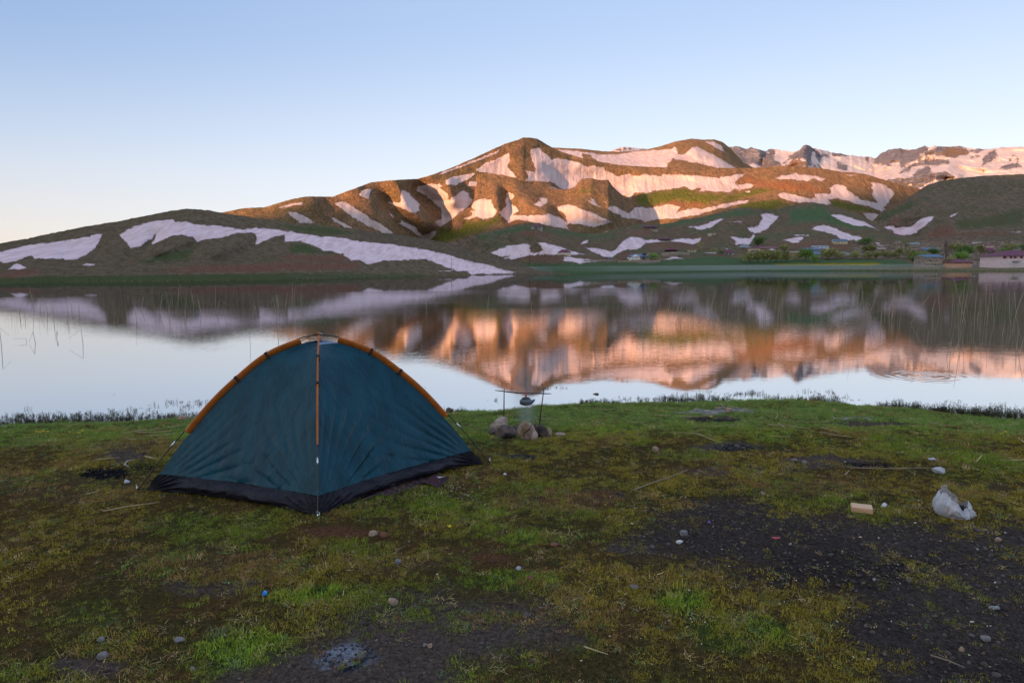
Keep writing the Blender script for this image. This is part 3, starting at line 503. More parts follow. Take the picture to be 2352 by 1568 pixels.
# where the bare soil, ash, lush grass lie (traced once, then fixed to the ground)
P_gravel = [(1500, 1195), (1560, 1170), (1640, 1143), (1760, 1150), (1900, 1172), (2000, 1188), (2150, 1204), (2352, 1205), (2700, 1210), (3000, 1568), (3000, 1800), (2050, 1800), (2030, 1568), (1985, 1500), (1890, 1425), (1960, 1385), (1830, 1352), (1700, 1335), (1600, 1312), (1520, 1285), (1410, 1262), (1430, 1235), (1480, 1215)]
P_dirt = [(740, 1445), (830, 1400), (900, 1390), (1000, 1402), (1100, 1392), (1170, 1382), (1262, 1380), (1290, 1420), (1340, 1470), (1240, 1475), (1120, 1500), (1060, 1540), (1080, 1700), (430, 1700), (520, 1568), (600, 1515), (690, 1475)]
def ell(U, V, x, y, rx, ry): return 1-np.sqrt(((U-x)/rx)**2+((V-y)/ry)**2)
def masks(U, V, X, Y):
    jx = fbm(X*2.2, Y*2.2, 4, 31); j2 = fbm(X*7, Y*7, 3, 32)
    jj = jx*.55+j2*.35
    def pm(poly, soft=48): return S(.5+(sdist(U, V, poly)+jj*75)/soft*.5)
    def em(x, y, rx, ry): return S((ell(U, V, x, y, rx, ry)+jj*.9)*2.2+.3)
    m = {}
    m['gravel'] = pm(P_gravel)
    m['dirt'] = np.maximum.reduce([pm(P_dirt), em(750, 1370, 0.1, .1)*0, em(1900, 1062, 130, 16), em(1690, 1085, 150, 12)*.8, em(1670, 1028, 85, 13), em(2000, 968, 100, 12), em(1640, 950, 95, 11), em(480, 1345, 120, 22)*.7, em(210, 1530, 110, 28), em(290, 1050, 60, 20), em(1440, 1260, 70, 18)])
    m['dry'] = np.maximum.reduce([em(1380, 1137, 70, 14), em(1250, 1150, 160, 25)*.6, em(330, 1020, 120, 22)*.8, em(500, 1300, 240, 45)*.55, em(1830, 1120, 200, 25)*.6, em(2250, 1120, 90, 20)*.6, em(870, 1290, 200, 25)*.5, em(150, 1120, 200, 40)*.4])
    m['red'] = np.maximum.reduce([em(765, 1224, 118, 17), em(1125, 1282, 40, 9)*.8, em(1385, 1135, 40, 8)*.7, em(1255, 1150, 30, 8)*.6])
    m['ash'] = np.maximum.reduce([em(250, 1085, 70, 13), em(330, 1068, 40, 12)*.9, em(1190, 1049, 44, 7), em(1990, 1070, 75, 8), em(1900, 1310, 260, 50)*.3, em(1700, 1030, 60, 7)*.8, em(1640, 952, 60, 8)*.6, em(1090, 700, 1, 1)*0])
    m['greyash'] = S((ell(U, V, 800, 1515, 85, 34)+j2*.5)*1.8+.2)
    m['lush'] = np.maximum.reduce([em(560, 1490, 160, 60), em(730, 1362, 120, 26), em(1190, 1335, 130, 26)*.8, em(1560, 1378, 70, 34), em(1700, 1455, 120, 42)*.9, em(1260, 1238, 90, 16)*.6, em(1755, 960, 32, 10), em(1330, 995, 120, 20)*.5, S((1030+jj*70-V)/60)*.8, em(180, 1395, 130, 40)*.5, em(2250, 1080, 110, 40)*.5, em(1050, 1180, 120, 30)*.4, em(1350, 1490, 50, 30)*.5, em(420, 1200, 100, 30)*.4, em(680, 1075, 1, 1)*0])
    return m
U_n, V_n, X_n, Y_n = UU[near], VV[near], GX[near], GY[near]
mk = masks(U_n, V_n, X_n, Y_n)
gc = np.zeros(GX.shape+(3,)); base = np.array([.060, .048, .020])
gc[:] = base
def over(c, m, k): return c*(1-m[..., None])+np.array(k)*m[..., None]
g_ = np.zeros((near.sum(), 3))+base
g_ = over(g_, S(fbm(X_n*3, Y_n*3, 4, 44)*1.5+.4)*.7, (.085, .050, .022))
g_ = over(g_, mk['lush']*.8, (.045, .07, .018)); g_ = over(g_, mk['dry'], (.085, .062, .038))
g_ = over(g_, np.clip(mk['dirt'], 0, 1), (.085, .066, .056)); g_ = over(g_, mk['gravel'], (.058, .047, .043)); g_ = over(g_, mk['gravel']*S(fbm(X_n*1.3, Y_n*1.3, 4, 46)*2.2+.2)*.4, (.032, .027, .027)); g_ = over(g_, mk['red'], (.115, .055, .032))
g_ = over(g_, mk['ash'], (.012, .012, .014)); g_ = over(g_, mk['greyash']*S(fbm(X_n*9, Y_n*9, 3, 71)*2.5+1.1), (.19, .21, .27))
g_ = over(g_, mk['greyash']*S(fbm(X_n*9, Y_n*9, 3, 72)*5-.6), (.008, .010, .014))
wet = S((.35-(shore(X_n)-Y_n))/.5); g_ = over(g_, wet*.25, (.022, .020, .014))
gc[near] = g_
GZ[near] += (.006*fbm(X_n*22, Y_n*22, 2, 90)+.012*mk['red']*np.abs(fbm(X_n*12, Y_n*12, 3, 91)))*(1)-.012*mk['ash']
t = NT('ground_soil'); P = t.pos()
colr = t.attr('gcol', out='Color')
n1 = t.noise(P, 38., 6., .7); n2 = t.noise(P, 160., 3., .7); n3 = t.noise(P, 9., 4., .6)
colr = t.mix(1., colr, t.lin(n1, .25, .75, .3, 1.75), 'MULTIPLY'); colr = t.mix(1., colr, t.lin(n2, .2, .8, .55, 1.5), 'MULTIPLY')
sp = t.vor(P, 70.); colr = t.mix(t.math('MULTIPLY', t.ss(sp, .22, .12), t.ss(n3, .5, .6)), colr, (.13, .12, .11))
mG = t.out(colr, t.lin(n3, .3, .7, .75, .98), t.bump(t.math('ADD', n1, t.math('MULTIPLY', t.ss(sp, .5, .1), .6)), .9, .02), **{'Specular IOR Level': .0})
go = mesh_np('ground', np.stack([GX, GY, GZ], -1), grid_faces(*GX.shape), mG); cattr(go, 'gcol', gc)
tag(go, 'grassy lake bank with bare gravel and ash patches', kind='structure')

# ------------------------------------------------------------------ the lake
t = NT('lake_water'); P = t.pos()
sep = t.add('ShaderNodeSeparateXYZ'); t.inp(sep, 0, P); X, Y = sep.outputs[0], sep.outputs[1]
edge = t.math('ADD', t.math('MULTIPLY_ADD', X, .28, 62.), t.math('MULTIPLY', t.math('SUBTRACT', t.noise(t.pos((.02, .02, .02)), 1., 3.), .5), 4.))
calm = t.ss(t.math('SUBTRACT', Y, edge), -1.2, 1.2)
near_ = t.ss(Y, 10., 17.)
a1 = t.math('MULTIPLY', t.math('SUBTRACT', 1., calm), near_)
patch = t.lin(t.noise(t.pos((.05, .12, 1)), 1., 3.), .35, .65, .45, 1.2)
amp = t.math('MULTIPLY_ADD', t.math('MULTIPLY', a1, patch), 1.0, .10)
streaks = t.math('MULTIPLY', t.ss(t.noise(t.pos((.004, .09, 1)), 1., 4., .6), .60, .66), calm)
amp = t.math('ADD', amp, t.math('MULTIPLY', streaks, .7))
w = t.math('ADD', t.noise(t.pos((1.6, 5.2, 1), rot=(0, 0, .12)), 1., 3., .55), t.math('MULTIPLY', t.noise(t.pos((4.5, 13., 1), rot=(0, 0, -.2)), 1., 2., .5), .45))
fish = []
h = t.math('MULTIPLY', w, amp)
for (fu, fv, fr) in ((2125, 863, 1.15),):
    fp = onz(fu, fv, 0.)
    v_ = t.add('ShaderNodeVectorMath', operation='DISTANCE'); t.inp(v_, 0, P); v_.inputs[1].default_value = (fp[0], fp[1], 0)
    d = v_.outputs['Value']
    ring = t.math('MULTIPLY', t.math('SINE', t.math('MULTIPLY', d, 34.)), t.math('MULTIPLY', t.ss(d, fr, .2), .17)); h = t.math('ADD', h, ring)
nrm = t.bump(h, 1., .0014)
mW = t.out((.030, .030, .028), .025, nrm, IOR=13.0, **{'Specular IOR Level': .5})
xs = dense(-6000, 6000, -20, 20, 4, 1.3); ys = dense(7.2, 4800, 7.2, 40, 3, 1.3)
WX, WY = np.meshgrid(xs, ys)
wo = mesh_np('lake_water', np.stack([WX, WY, WX*0], -1), grid_faces(*WX.shape), mW); tag(wo, 'calm lake mirroring the snowy hills', kind='structure')

# ------------------------------------------------------------------ grass and pebbles
def scatter(name, protos, pts, rot, scl, idx, tint, label):
    me = bpy.data.meshes.new(name); me.vertices.add(len(pts)); me.vertices.foreach_set('co', np.asarray(pts, np.float32).ravel())
    for nme, arr in (('rot', rot), ('scl', scl), ('tint', tint)):
        a = me.attributes.new(nme, 'FLOAT_VECTOR', 'POINT'); a.data.foreach_set('vector', np.asarray(arr, np.float32).ravel())
    a = me.attributes.new('idx', 'INT', 'POINT'); a.data.foreach_set('value', np.asarray(idx, np.int32))
    me.update(); o = bpy.data.objects.new(name, me); col.objects.link(o)
    pc = bpy.data.collections.new(name+'_pieces')
    for p in protos: pc.objects.link(p)
    g = bpy.data.node_groups.new(name, 'GeometryNodeTree')
    g.interface.new_socket('Geometry', in_out='INPUT', socket_type='NodeSocketGeometry'); g.interface.new_socket('Geometry', in_out='OUTPUT', socket_type='NodeSocketGeometry')
    N = g.nodes; L = g.links
    gi = N.new('NodeGroupInput'); go_ = N.new('NodeGroupOutput'); ip = N.new('GeometryNodeInstanceOnPoints'); ci = N.new('GeometryNodeCollectionInfo')
    ci.inputs['Collection'].default_value = pc; ci.inputs['Separate Children'].default_value = True; ci.inputs['Reset Children'].default_value = True
    def na(nm, tp):
        n = N.new('GeometryNodeInputNamedAttribute'); n.data_type = tp; n.inputs[0].default_value = nm; return n.outputs[0]
    e2r = N.new('FunctionNodeEulerToRotation'); L.new(na('rot', 'FLOAT_VECTOR'), e2r.inputs[0])
    L.new(gi.outputs[0], ip.inputs['Points']); L.new(ci.outputs[0], ip.inputs['Instance']); ip.inputs['Pick Instance'].default_value = True
    L.new(na('idx', 'INT'), ip.inputs['Instance Index']); L.new(e2r.outputs[0], ip.inputs['Rotation']); L.new(na('scl', 'FLOAT_VECTOR'), ip.inputs['Scale'])
    L.new(ip.outputs[0], go_.inputs[0])
    md = o.modifiers.new('scatter', 'NODES'); md.node_group = g
    return tag(o, label, kind='stuff')
def leaf_mat(name, rough=.6, trans=.25):
    t = NT(name); c = t.attr('tint', 'INSTANCER', 'Color')
    n = t.noise(t.pos(), 60., 2.); c = t.mix(1., c, t.lin(n, .3, .7, .7, 1.3), 'MULTIPLY')
    df = t.add('ShaderNodeBsdfTranslucent'); t.inp(df, 0, c)
    t.out(c, rough, **{'Specular IOR Level': .04})
    ms = t.add('ShaderNodeMixShader'); t.inp(ms, 0, trans); t.l.new(t.b.outputs[0], ms.inputs[1]); t.l.new(df.outputs[0], ms.inputs[2])
    t.l.new(ms.outputs[0], t.n['Material Output'].inputs[0]); return t.m
mGr = leaf_mat('grass_blades')
def tuft(name, n, hgt, rad, wid, lean, rs, flat=False):
    r = np.random.RandomState(rs); V = []; Fq = []
    for i in range(n):
        a = r.rand()*6.283; d = rad*math.sqrt(r.rand()); x, y = d*math.cos(a), d*math.sin(a)
        ln = hgt*(.5+.7*r.rand()); la = r.rand()*6.283; le = lean*(.3+r.rand()); w = wid*(.6+.6*r.rand())
        dx, dy = math.cos(la), math.sin(la); px, py = -dy*w/2, dx*w/2; z0 = .001 if flat else -.006
        pts = []
        for k, (hh, ll, ww) in enumerate(((0, 0, 1), (.55, .35, .85), (1, 1, .12))):
            cx = x+dx*ln*le*ll; cy = y+dy*ln*le*ll; cz = z0+ln*hh*(math.sqrt(max(1-min(le, .98)**2*.8, .05)) if not flat else .10)
            pts += [(cx-px*ww, cy-py*ww, cz), (cx+px*ww, cy+py*ww, cz)]
        b = len(V); V += pts; Fq += [(b, b+1, b+3, b+2), (b+2, b+3, b+5, b+4)]
    return mesh_np(name, V, Fq, mGr, link=False)
tufts = [tuft('blades_a_short', 30, .020, .050, .0030, .9, 1), tuft('blades_b_mid', 26, .032, .042, .0030, .75, 2), tuft('blades_c_tall', 22, .055, .032, .0034, .6, 3), tuft('blades_d_flat', 14, .055, .045, .0028, .95, 4, True), tuft('blades_e_moss', 52, .012, .052, .0046, .85, 5), tuft('blades_f_thin', 9, .070, .03, .0020, .6, 6)]
NB = 190000
rs = np.random.RandomState(5)
bx = rs.uniform(-9.5, 9.5, NB*2); by = rs.uniform(1.5, 10.4, NB*2)
okk = (np.abs(bx) < by*.80+1.3) & (by < shore(bx)+.12); bx, by = bx[okk], by[okk]
bu, bv = project(np.stack([bx, by, bx*0+.2], -1)); mb = masks(bu, bv, bx, by)
bare = np.maximum.reduce([mb['gravel'], mb['dirt'], mb['red']*.95, mb['ash']*1.0, mb['greyash']*1.5])
thin = S(fbm(bx*1.7, by*1.7, 4, 61)*2.2+.75)
clump = S(fbm(bx*8, by*8, 3, 62)*3+.6)
dens = (1-np.clip(bare, 0, 1)*.975)*(.22+.78*thin)*(.28+.72*clump)+mb['lush']*.4*(1-bare)
isl = S((fbm(bx*2.6, by*2.6, 3, 63)-.24)*6)*np.maximum(mb['gravel'], mb['dirt'])*.6; dens = np.maximum(dens, isl)
dens = np.maximum(dens, mb['gravel']*.04)
keep = rs.rand(len(bx)) < dens; bx, by = bx[keep], by[keep]; mb = {k: a[keep] for k, a in mb.items()}
tz = gz(bx, by); n = len(bx); q = rs.rand(n); lush = np.clip(mb['lush']*(.35+.65*S(fbm(bx*6, by*6, 3, 65)*2.5+.6)), 0, 1)
idx = np.where(q < .30, 0, np.where(q < .50, 1, np.where(q < .62, 3, np.where(q < .96, 4, 5))))
idx = np.where((rs.rand(n) < lush*.6), np.where(rs.rand(n) < .07, 2, np.where(rs.rand(n) < .45, 1, 0)), idx)
g1 = S(fbm(bx*1.1, by*1.1, 4, 81)*1.6+.45); r1 = rs.rand(n)
olive = np.array([.22, .175, .030]); green = np.array([.14, .175, .026]); bright = np.array([.185, .27, .030]); brown = np.array([.21, .125, .050]); straw = np.array([.42, .31, .16]); bluish = np.array([.12, .18, .075])
tc = olive*(1-g1[:, None])+green*g1[:, None]
tc = tc*(1-lush[:, None]*.9)+bright*lush[:, None]*.9
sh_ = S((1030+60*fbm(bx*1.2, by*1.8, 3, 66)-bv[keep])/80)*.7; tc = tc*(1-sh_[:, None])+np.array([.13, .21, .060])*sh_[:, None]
bb = np.clip(mb['dry']+S(fbm(bx*2.3, by*2.3, 3, 83)*2.4-.1)*.75, 0, 1)*(1-lush*.8); tc = np.where((r1 < bb*.75)[:, None], brown, tc)
tc = np.where(((rs.rand(n) < .05) | ((idx == 3) & (rs.rand(n) < .5)))[:, None], straw*rs.uniform(.5, 1., (n, 1)), tc)
tc = np.where((rs.rand(n) < .05)[:, None], bluish, tc)*rs.uniform(.7, 1.5, (n, 1))*1.45
rot = np.stack([rs.normal(0, .15, n), rs.normal(0, .15, n), rs.rand(n)*6.283], -1)
sc = rs.uniform(.5, 1.25, n)*(.75+.45*S(fbm(bx*3.1, by*3.1, 3, 93)*2+.5))*np.where(mb['gravel'] > .6, .7, 1)
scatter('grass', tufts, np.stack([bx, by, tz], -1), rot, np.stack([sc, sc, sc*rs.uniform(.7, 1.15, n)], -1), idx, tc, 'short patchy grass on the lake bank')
# pebbles
t = NT('pebble_stone'); cc = t.attr('tint', 'INSTANCER', 'Color'); nn = t.noise(t.pos(), 90., 3.)
mPb = t.out(t.mix(1., cc, t.lin(nn, .3, .7, .7, 1.25), 'MULTIPLY'), .8, **{'Specular IOR Level': .12})
def rock_mesh(name, seed, sub, mat, flat=.6, rough=.25, link=True, size=1., parent=None, ang=.0):
    bm = bmesh.new(); bmesh.ops.create_icosphere(bm, subdivisions=sub, radius=1)
    V = np.array([v.co[:] for v in bm.verts])
    n = fbm(V[:, 0]*1.1+V[:, 2]*.7+seed*3.1, V[:, 1]*1.1-V[:, 2]*.9+seed*1.7, 4, seed)
    V = V*(1+rough*n)[:, None]
    for k in range(int(ang)):
        d = np.random.RandomState(seed*9+k).normal(size=3); d /= np.linalg.norm(d); h_ = V@d; lim = .62+.12*np.random.RandomState(seed+k).rand(); V = V-np.maximum(h_-lim, 0)[:, None]*d*.9
    V[:, 2] *= flat
    for v, c in zip(bm.verts, V): v.co = c*size
    me = bpy.data.meshes.new(name); bm.to_mesh(me); bm.free()
    for p in me.polygons: p.use_smooth = True
    me.materials.append(mat); o = bpy.data.objects.new(name, me)
    if link: col.objects.link(o)
    if parent: o.parent = parent
    return o
pbs = [rock_mesh('pebble_%s' % 'abcd'[i], i+1, 2, mPb, .55+.08*i, .5, False, 1., ang=3) for i in range(4)]
NP_ = 120000
px = rs.uniform(-8.5, 8.5, NP_); py = 1.6+8*rs.rand(NP_)**1.1; kk = (np.abs(px) < py*.8+1.1) & (py < shore(px)-.1); px, py = px[kk], py[kk]
pu, pv = project(np.stack([px, py, px*0+.2], -1)); mp = masks(pu, pv, px, py)
dp = np.clip(mp['gravel']*1.1*(.55+.45*S(fbm(px*3, py*3, 3, 3)*2+.5))+mp['dirt']*.5+.02+mp['red']*.3+mp['ash']*.25, 0, 1); kk = rs.rand(len(px)) < dp; px, py = px[kk], py[kk]; n = len(px)
s_ = .0035+.0075*rs.rand(n)**2.4+.014*(rs.rand(n) < .03)*rs.rand(n)
pt = np.array([.078, .066, .062])*rs.uniform(.35, 1.7, (n, 1))*rs.uniform(.92, 1.08, (n, 3)); pt = np.where((rs.rand(n) < .06)[:, None], np.array([.16, .11, .075]), pt); pt = np.where((rs.rand(n) < .006)[:, None], np.array([.26, .26, .28]), pt)
scatter('gravel', pbs, np.stack([px, py, gz(px, py)+s_*.15], -1), np.stack([rs.normal(0, .3, n), rs.normal(0, .3, n), rs.rand(n)*6.28], -1), np.stack([s_*rs.uniform(.8, 1.4, n), s_, s_], -1), rs.randint(0, 4, n), pt, 'small stones strewn over the bare dark soil')
# waterside plants
def sprig(name, rs_, n=5, h=.10):
    r = np.random.RandomState(rs_); V = []; Fq = []
    def quad(a, b, w):
        a = np.array(a); b = np.array(b); d = b-a; p = np.cross(d, (r.rand()-.5, r.rand()-.5, .3)); p = p/np.linalg.norm(p)*w/2; k = len(V)
        V.extend([a-p, a+p, b+p*.4, b-p*.4]); Fq.append((k, k+1, k+2, k+3))
    for i in range(n):
        x, y = r.normal(0, .025, 2); hh = h*(.5+.7*r.rand()); lx, ly = r.normal(0, .012, 2)
        quad((x, y, -.03), (x+lx, y+ly, hh), .0025)
        for j in range(6):
            f = .25+.75*j/6; a = r.rand()*6.28; c = np.array((x+lx*f, y+ly*f, hh*f)); quad(c, c+np.array((math.cos(a)*.015, math.sin(a)*.015, .010)), .0065)
    return mesh_np(name, V, Fq, mGr, link=False)
sps = [sprig('sprig_%s' % 'abc'[i], 20+i, 4+i, .07+.02*i) for i in range(3)]
NS = 40000
sx = rs.uniform(-8, 8, NS); off = rs.exponential(.7, NS)-.06; sy = shore(sx)+off
cl = fbm(sx*1.4, sy*2., 3, 17)+.25*fbm(sx*6, sy*6, 2, 18)
su, sv = project(np.stack([sx, sy, sx*0], -1))
extra = S((su-1990)/120)*.5+S((430-su)/200)*.15
kk = rs.rand(NS) < S((cl+.20+extra*.35-np.maximum(off, 0)*.35)*2.4)*.19
sx, sy = sx[kk], sy[kk]; n = len(sx); ss2 = rs.uniform(.35, .85, n)*(1+.3*(su[kk] > 2000))
tn = np.array([.075, .085, .040])*rs.uniform(.5, 1.5, (n, 1)); tn = np.where((rs.rand(n) < .4)[:, None], np.array([.060, .042, .040]), tn)
scatter('waterside_plants', sps, np.stack([sx, sy, np.maximum(gz(sx, sy), -.03)], -1), np.stack([rs.normal(0, .2, n), rs.normal(0, .2, n), rs.rand(n)*6.28], -1), np.stack([ss2]*3, -1), rs.randint(0, 3, n), tn, 'small dark leafy stems crowding the shallow water edge')
# ------------------------------------------------------------------ village materials
wallm = {}
def wm(name, c, **k):
    if name not in wallm: wallm[name] = simple(name, c, .85, .12, 1.5, **k)
    return wallm[name]
m_white = wm('white_plaster', (.86, .85, .88)); m_pink = wm('pink_plaster', (.82, .62, .64)); m_orange = wm('orange_plaster', (.70, .38, .22))
m_cream = wm('cream_plaster', (.62, .52, .36)); m_yellow = wm('pale_yellow_plaster', (.70, .66, .45)); m_grey = wm('grey_block', (.34, .31, .30))
m_stone = simple('rubble_stone', (.30, .24, .20), .9, .5, 1.2); m_dark = wm('dark_timber', (.07, .055, .06)); m_glass = simple('window_glass', (.05, .05, .06), .15, .1)
m_brown = wm('mud_brick', (.38, .26, .18))
m_rblue = wm('blue_metal_roof', (.10, .17, .28)); m_rpurp = wm('maroon_metal_roof', (.15, .045, .085)); m_rgrey = wm('grey_metal_roof', (.22, .25, .26)); m_rteal = wm('pale_blue_metal_roof', (.22, .33, .42))
m_mwin = wm('maroon_shutter', (.20, .07, .09)); m_wdoor = wm('white_door', (.72, .66, .66))
m_bark = simple('tree_bark', (.11, .08, .06), .9, .3, 2.)
def house(label, h, u0, u1, vb, ve, vr, wall, roof, kind='gable', yaw=0., depth=None, wins=(), doors=(), wmat=None, cat='house', over=.35, porch=None, name='house', group=None, extra=None, base=None):
    """u0,u1: left and right edge; vb base, ve eave, vr ridge in picture units, turned into metres at the house's own distance"""
    uc = (u0+u1)/2; P, D = surf(h, uc, vb); k = D/F
    W = (u1-u0)*k; H = (vb-ve)*k; RH = (ve-vr)*k; dp = depth if depth else max(W*.6, 3.)
    c = abs(math.cos(yaw)); s_ = abs(math.sin(yaw)); W2 = (W-dp*s_)/c if W > dp*s_*1.3 else W
    e = empty(name, P+np.array([0, dp*.5, 0]), yaw, label, cat, group)
    m = MB(); m.box((0, 0, (H-2)/2), (W2, dp, H+2)); m.build('wall', wall, e)
    o_ = over; x, y = W2/2+o_, dp/2+o_; z = H; tk = .14
    r = MB()
    if kind == 'gable': r.poly([(-x, -y, z), (x, -y, z), (x, y, z), (-x, y, z), (-x, 0, z+RH), (x, 0, z+RH)], [(0, 1, 5, 4), (2, 3, 4, 5), (0, 4, 3), (1, 2, 5), (0, 3, 2, 1)])
    elif kind == 'gfront': r.poly([(-x, -y, z), (x, -y, z), (x, y, z), (-x, y, z), (0, -y, z+RH), (0, y, z+RH)], [(0, 4, 5, 3), (1, 2, 5, 4), (0, 1, 4), (2, 3, 5), (0, 3, 2, 1)])
    elif kind == 'hip': q = max(x-y, 0); r.poly([(-x, -y, z), (x, -y, z), (x, y, z), (-x, y, z), (-q, 0, z+RH), (q, 0, z+RH)], [(0, 1, 5, 4), (2, 3, 4, 5), (0, 4, 3), (1, 2, 5), (0, 3, 2, 1)])
    elif kind == 'shed': r.poly([(-x, -y, z), (x, -y, z), (x, y, z+RH), (-x, y, z+RH), (-x, -y, z+tk), (x, -y, z+tk), (x, y, z+RH+tk), (-x, y, z+RH+tk)], [(0, 3, 2, 1), (4, 5, 6, 7), (0, 1, 5, 4), (1, 2, 6, 5), (2, 3, 7, 6), (3, 0, 4, 7)])
    else: r.box((0, 0, z+tk/2), (2*x, 2*y, tk))
    r.build('roof', roof, e)
    if kind in ('gable', 'gfront'):
        gx_, gy_ = (W2/2+.01, dp/2-.01)
        if kind == 'gable':
            for sx in (-1, 1):
                g = MB(); g.poly([(sx*(W2/2+.36), -gy_, z), (sx*(W2/2+.36), gy_, z), (sx*(W2/2+.36), 0, z+RH*.88)], [(0, 1, 2)]); g.build('gable_wall', wall, e)
        else:
            g = MB(); g.poly([(-W2/2, -dp/2-.36, z), (W2/2, -dp/2-.36, z), (0, -dp/2-.36, z+RH*.86)], [(0, 1, 2)]); g.build('gable_wall', wall, e)
    for wx, wz, ww, wh in wins:
        f = MB(); f.box((wx*W2/2, -dp/2-.03, wz*H), (ww*W2, .10, wh*H)); fo = f.build('window', wmat or m_dark, e)
        if wmat is None or ww*W2 > 1.5:
            p = MB(); p.box((wx*W2/2, -dp/2-.09, wz*H), (ww*W2*.78, .04, wh*H*.78)); p.build('pane', m_glass if wmat is None else wmat, fo)
    for wx, ww, wh in doors:
        f = MB(); f.box((wx*W2/2, -dp/2-.04, wh*H/2), (ww*W2, .12, wh*H)); f.build('door', m_dark if wall is not m_pink else m_wdoor, e)
    if porch:
        n = porch
        for i in range(n):
            f = MB(); f.box((-W2/2+W2*(i+.5)/n, -dp/2-1.5, H*.5), (.28, .28, H)); f.build('column', wall, e)
        f = MB(); f.box((0, -dp/2-.9, -.9), (W2+.4, 2.0, 2.0)); f.build('porch_floor', m_stone, e)
        f = MB(); f.box((0, -dp/2-.95, H+.05), (W2+1., 2.2, .2)); f.build('porch_roof', roof, e)
    if base:
        f = MB(); f.box((0, -dp/2-.06, base*H/2), (W2+.1, .12, base*H)); f.build('plinth', m_stone, e)
    return e, P, D, W2, H, dp
def H8(label, x0, x1, yb, ye, yr, *a, **k):
    (u0, vb), (u1, ve), (_, vr) = c8(x0, yb), c8(x1, ye), c8(0, yr); return house(label, Cc, u0, u1, vb, ve, vr, *a, **k)
def H7(label, x0, x1, yb, ye, yr, *a, **k):
    (u0, vb), (u1, ve), (_, vr) = c7(x0, yb), c7(x1, ye), c7(0, yr); return house(label, Cc, u0, u1, vb, ve, vr, *a, **k)
def H3(label, x0, x1, yb, ye, yr, *a, **k):
    (u0, vb), (u1, ve), (_, vr) = c3((x0, yb), (x1, ye), (0, yr)); return house(label, Cc, u0, u1, vb, ve, vr, *a, **k)
row3 = [(-.6, .62, .12, .25), (0., .62, .12, .25), (.6, .62, .12, .25)]
# white barn: gable end towards the lake, blue roof, in its walled yard
e, P, D, W, Hh_, dp = H8('white two storey house with blue roof inside a stone walled yard', 323, 418, 508, 462, 432, m_white, m_rblue, 'gfront', depth=9, wins=[(-.5, .72, .11, .16), (0, .72, .11, .16), (.5, .72, .11, .16), (-.4, .25, .1, .13), (.4, .25, .1, .13)], base=.36)
k_ = D/F; Lw = 95*.2197*k_
a = MB(); a.box((W/2+Lw/2-.05, .8, (Hh_-2)/2-.1), (Lw, 7.2, Hh_+1.8)); a.build('wing', m_white, e)
a = MB(); a.poly([(0, -4.9, Hh_), (W/2+Lw+.4, -4.9, Hh_), (W/2+Lw+.4, 4.5, Hh_), (0, 4.5, Hh_), (0, 0, Hh_+31*.2197*k_), (W/2+Lw+.4, 0, Hh_+31*.2197*k_)], [(0, 1, 5, 4), (2, 3, 4, 5), (1, 2, 5), (0, 4, 3), (0, 3, 2, 1)]); a.build('wing_roof', m_rblue, e)
a = MB(); a.box((W/2+Lw*.55, -2.95, 1.6), (1.5, .2, 3.2)); a.build('door', m_dark, e)
for i in range(9):
    a = MB(); a.box((W/2+Lw*.25+i*.36, -3.1-.02*i, .15+i*.20), (.4, 1.1, .35+i*.4)); a.build('step', m_stone, e)
H8('tiny stone hut left of the white house by the lakeside lane', 87, 128, 495, 472, 464, m_grey, m_rgrey, 'gable', cat='hut', name='hut', doors=[(.2, .25, .6)])
H3('cream cottage with a pointed maroon roof above the left lakeside snow', 500, 604, 1112, 1088, 1064, m_cream, m_rpurp, 'hip', wins=[(-.45, .5, .36, .42), (.45, .5, .36, .42)], wmat=m_wdoor)
H3('grey hilltop house with maroon roof on the leftmost rounded knoll', 268, 362, 889, 866, 853, m_grey, m_rpurp, 'hip', wins=[(-.3, .55, .16, .45), (.5, .55, .16, .45)], porch=None, doors=[(0, .1, .7)])
H8('topmost porch house with maroon roof on the bare earth knoll', 457, 598, 176, 155, 134, m_grey, m_rpurp, 'gable', wins=[(-.88, .5, .08, .4)], doors=[(.2, .6, .85)], porch=7)
H8('porch house with maroon roof standing on the snow tongue', 614, 742, 300, 280, 266, m_grey, m_rpurp, 'gable', doors=[(0, .7, .8)], porch=6)
H8('dark house with maroon hip roof above the rubble retaining wall', 690, 806, 412, 392, 371, m_dark, m_rpurp, 'hip', wins=[(-.4, .5, .2, .5)], porch=4)
H8('small cream hut right of the rubble retaining wall', 920, 1006, 414, 391, 386, m_cream, m_brown, 'flat', wins=[(-.4, .55, .16, .4), (.3, .55, .14, .4)], cat='hut', name='hut')
H8('lone pale block shed on the slope below the snow patch', 1140, 1212, 240, 217, 214, m_cream, m_grey, 'flat', wins=[(0, .5, .06, .9)], cat='shed', name='shed')
H8('maroon roofed bungalow behind the lakeside meadow bank', 1282, 1398, 440, 416, 388, m_grey, m_rpurp, 'hip', wins=[(-.3, .5, .2, .4)], doors=[(.4, .12, .7)])
H8('stone house with grey green hip roof left of the round tree', 1464, 1574, 392, 366, 332, m_stone, m_rgrey, 'hip', wins=[(-.3, .5, .12, .35), (.3, .5, .12, .35)])
H8('yellow fronted house with flat maroon roof below the round tree', 1556, 1674, 412, 376, 358, m_cream, m_rpurp, 'gable', wins=[(0, .3, .7, .3)], depth=7)
H8('low brown brick house behind the willow row', 1970, 2090, 466, 420, 404, m_brown, m_stone, 'gable', wins=[(.5, .5, .2, .4)])
H8('small white capped shed with pointed roof above the willows', 1782, 1830, 395, 389, 379, m_white, m_white, 'hip', cat='shed', name='shed', depth=3)
H8('long low maroon roofed building above the willows', 1680, 1862, 392, 376, 352, m_brown, m_mwin, 'shed', depth=6)
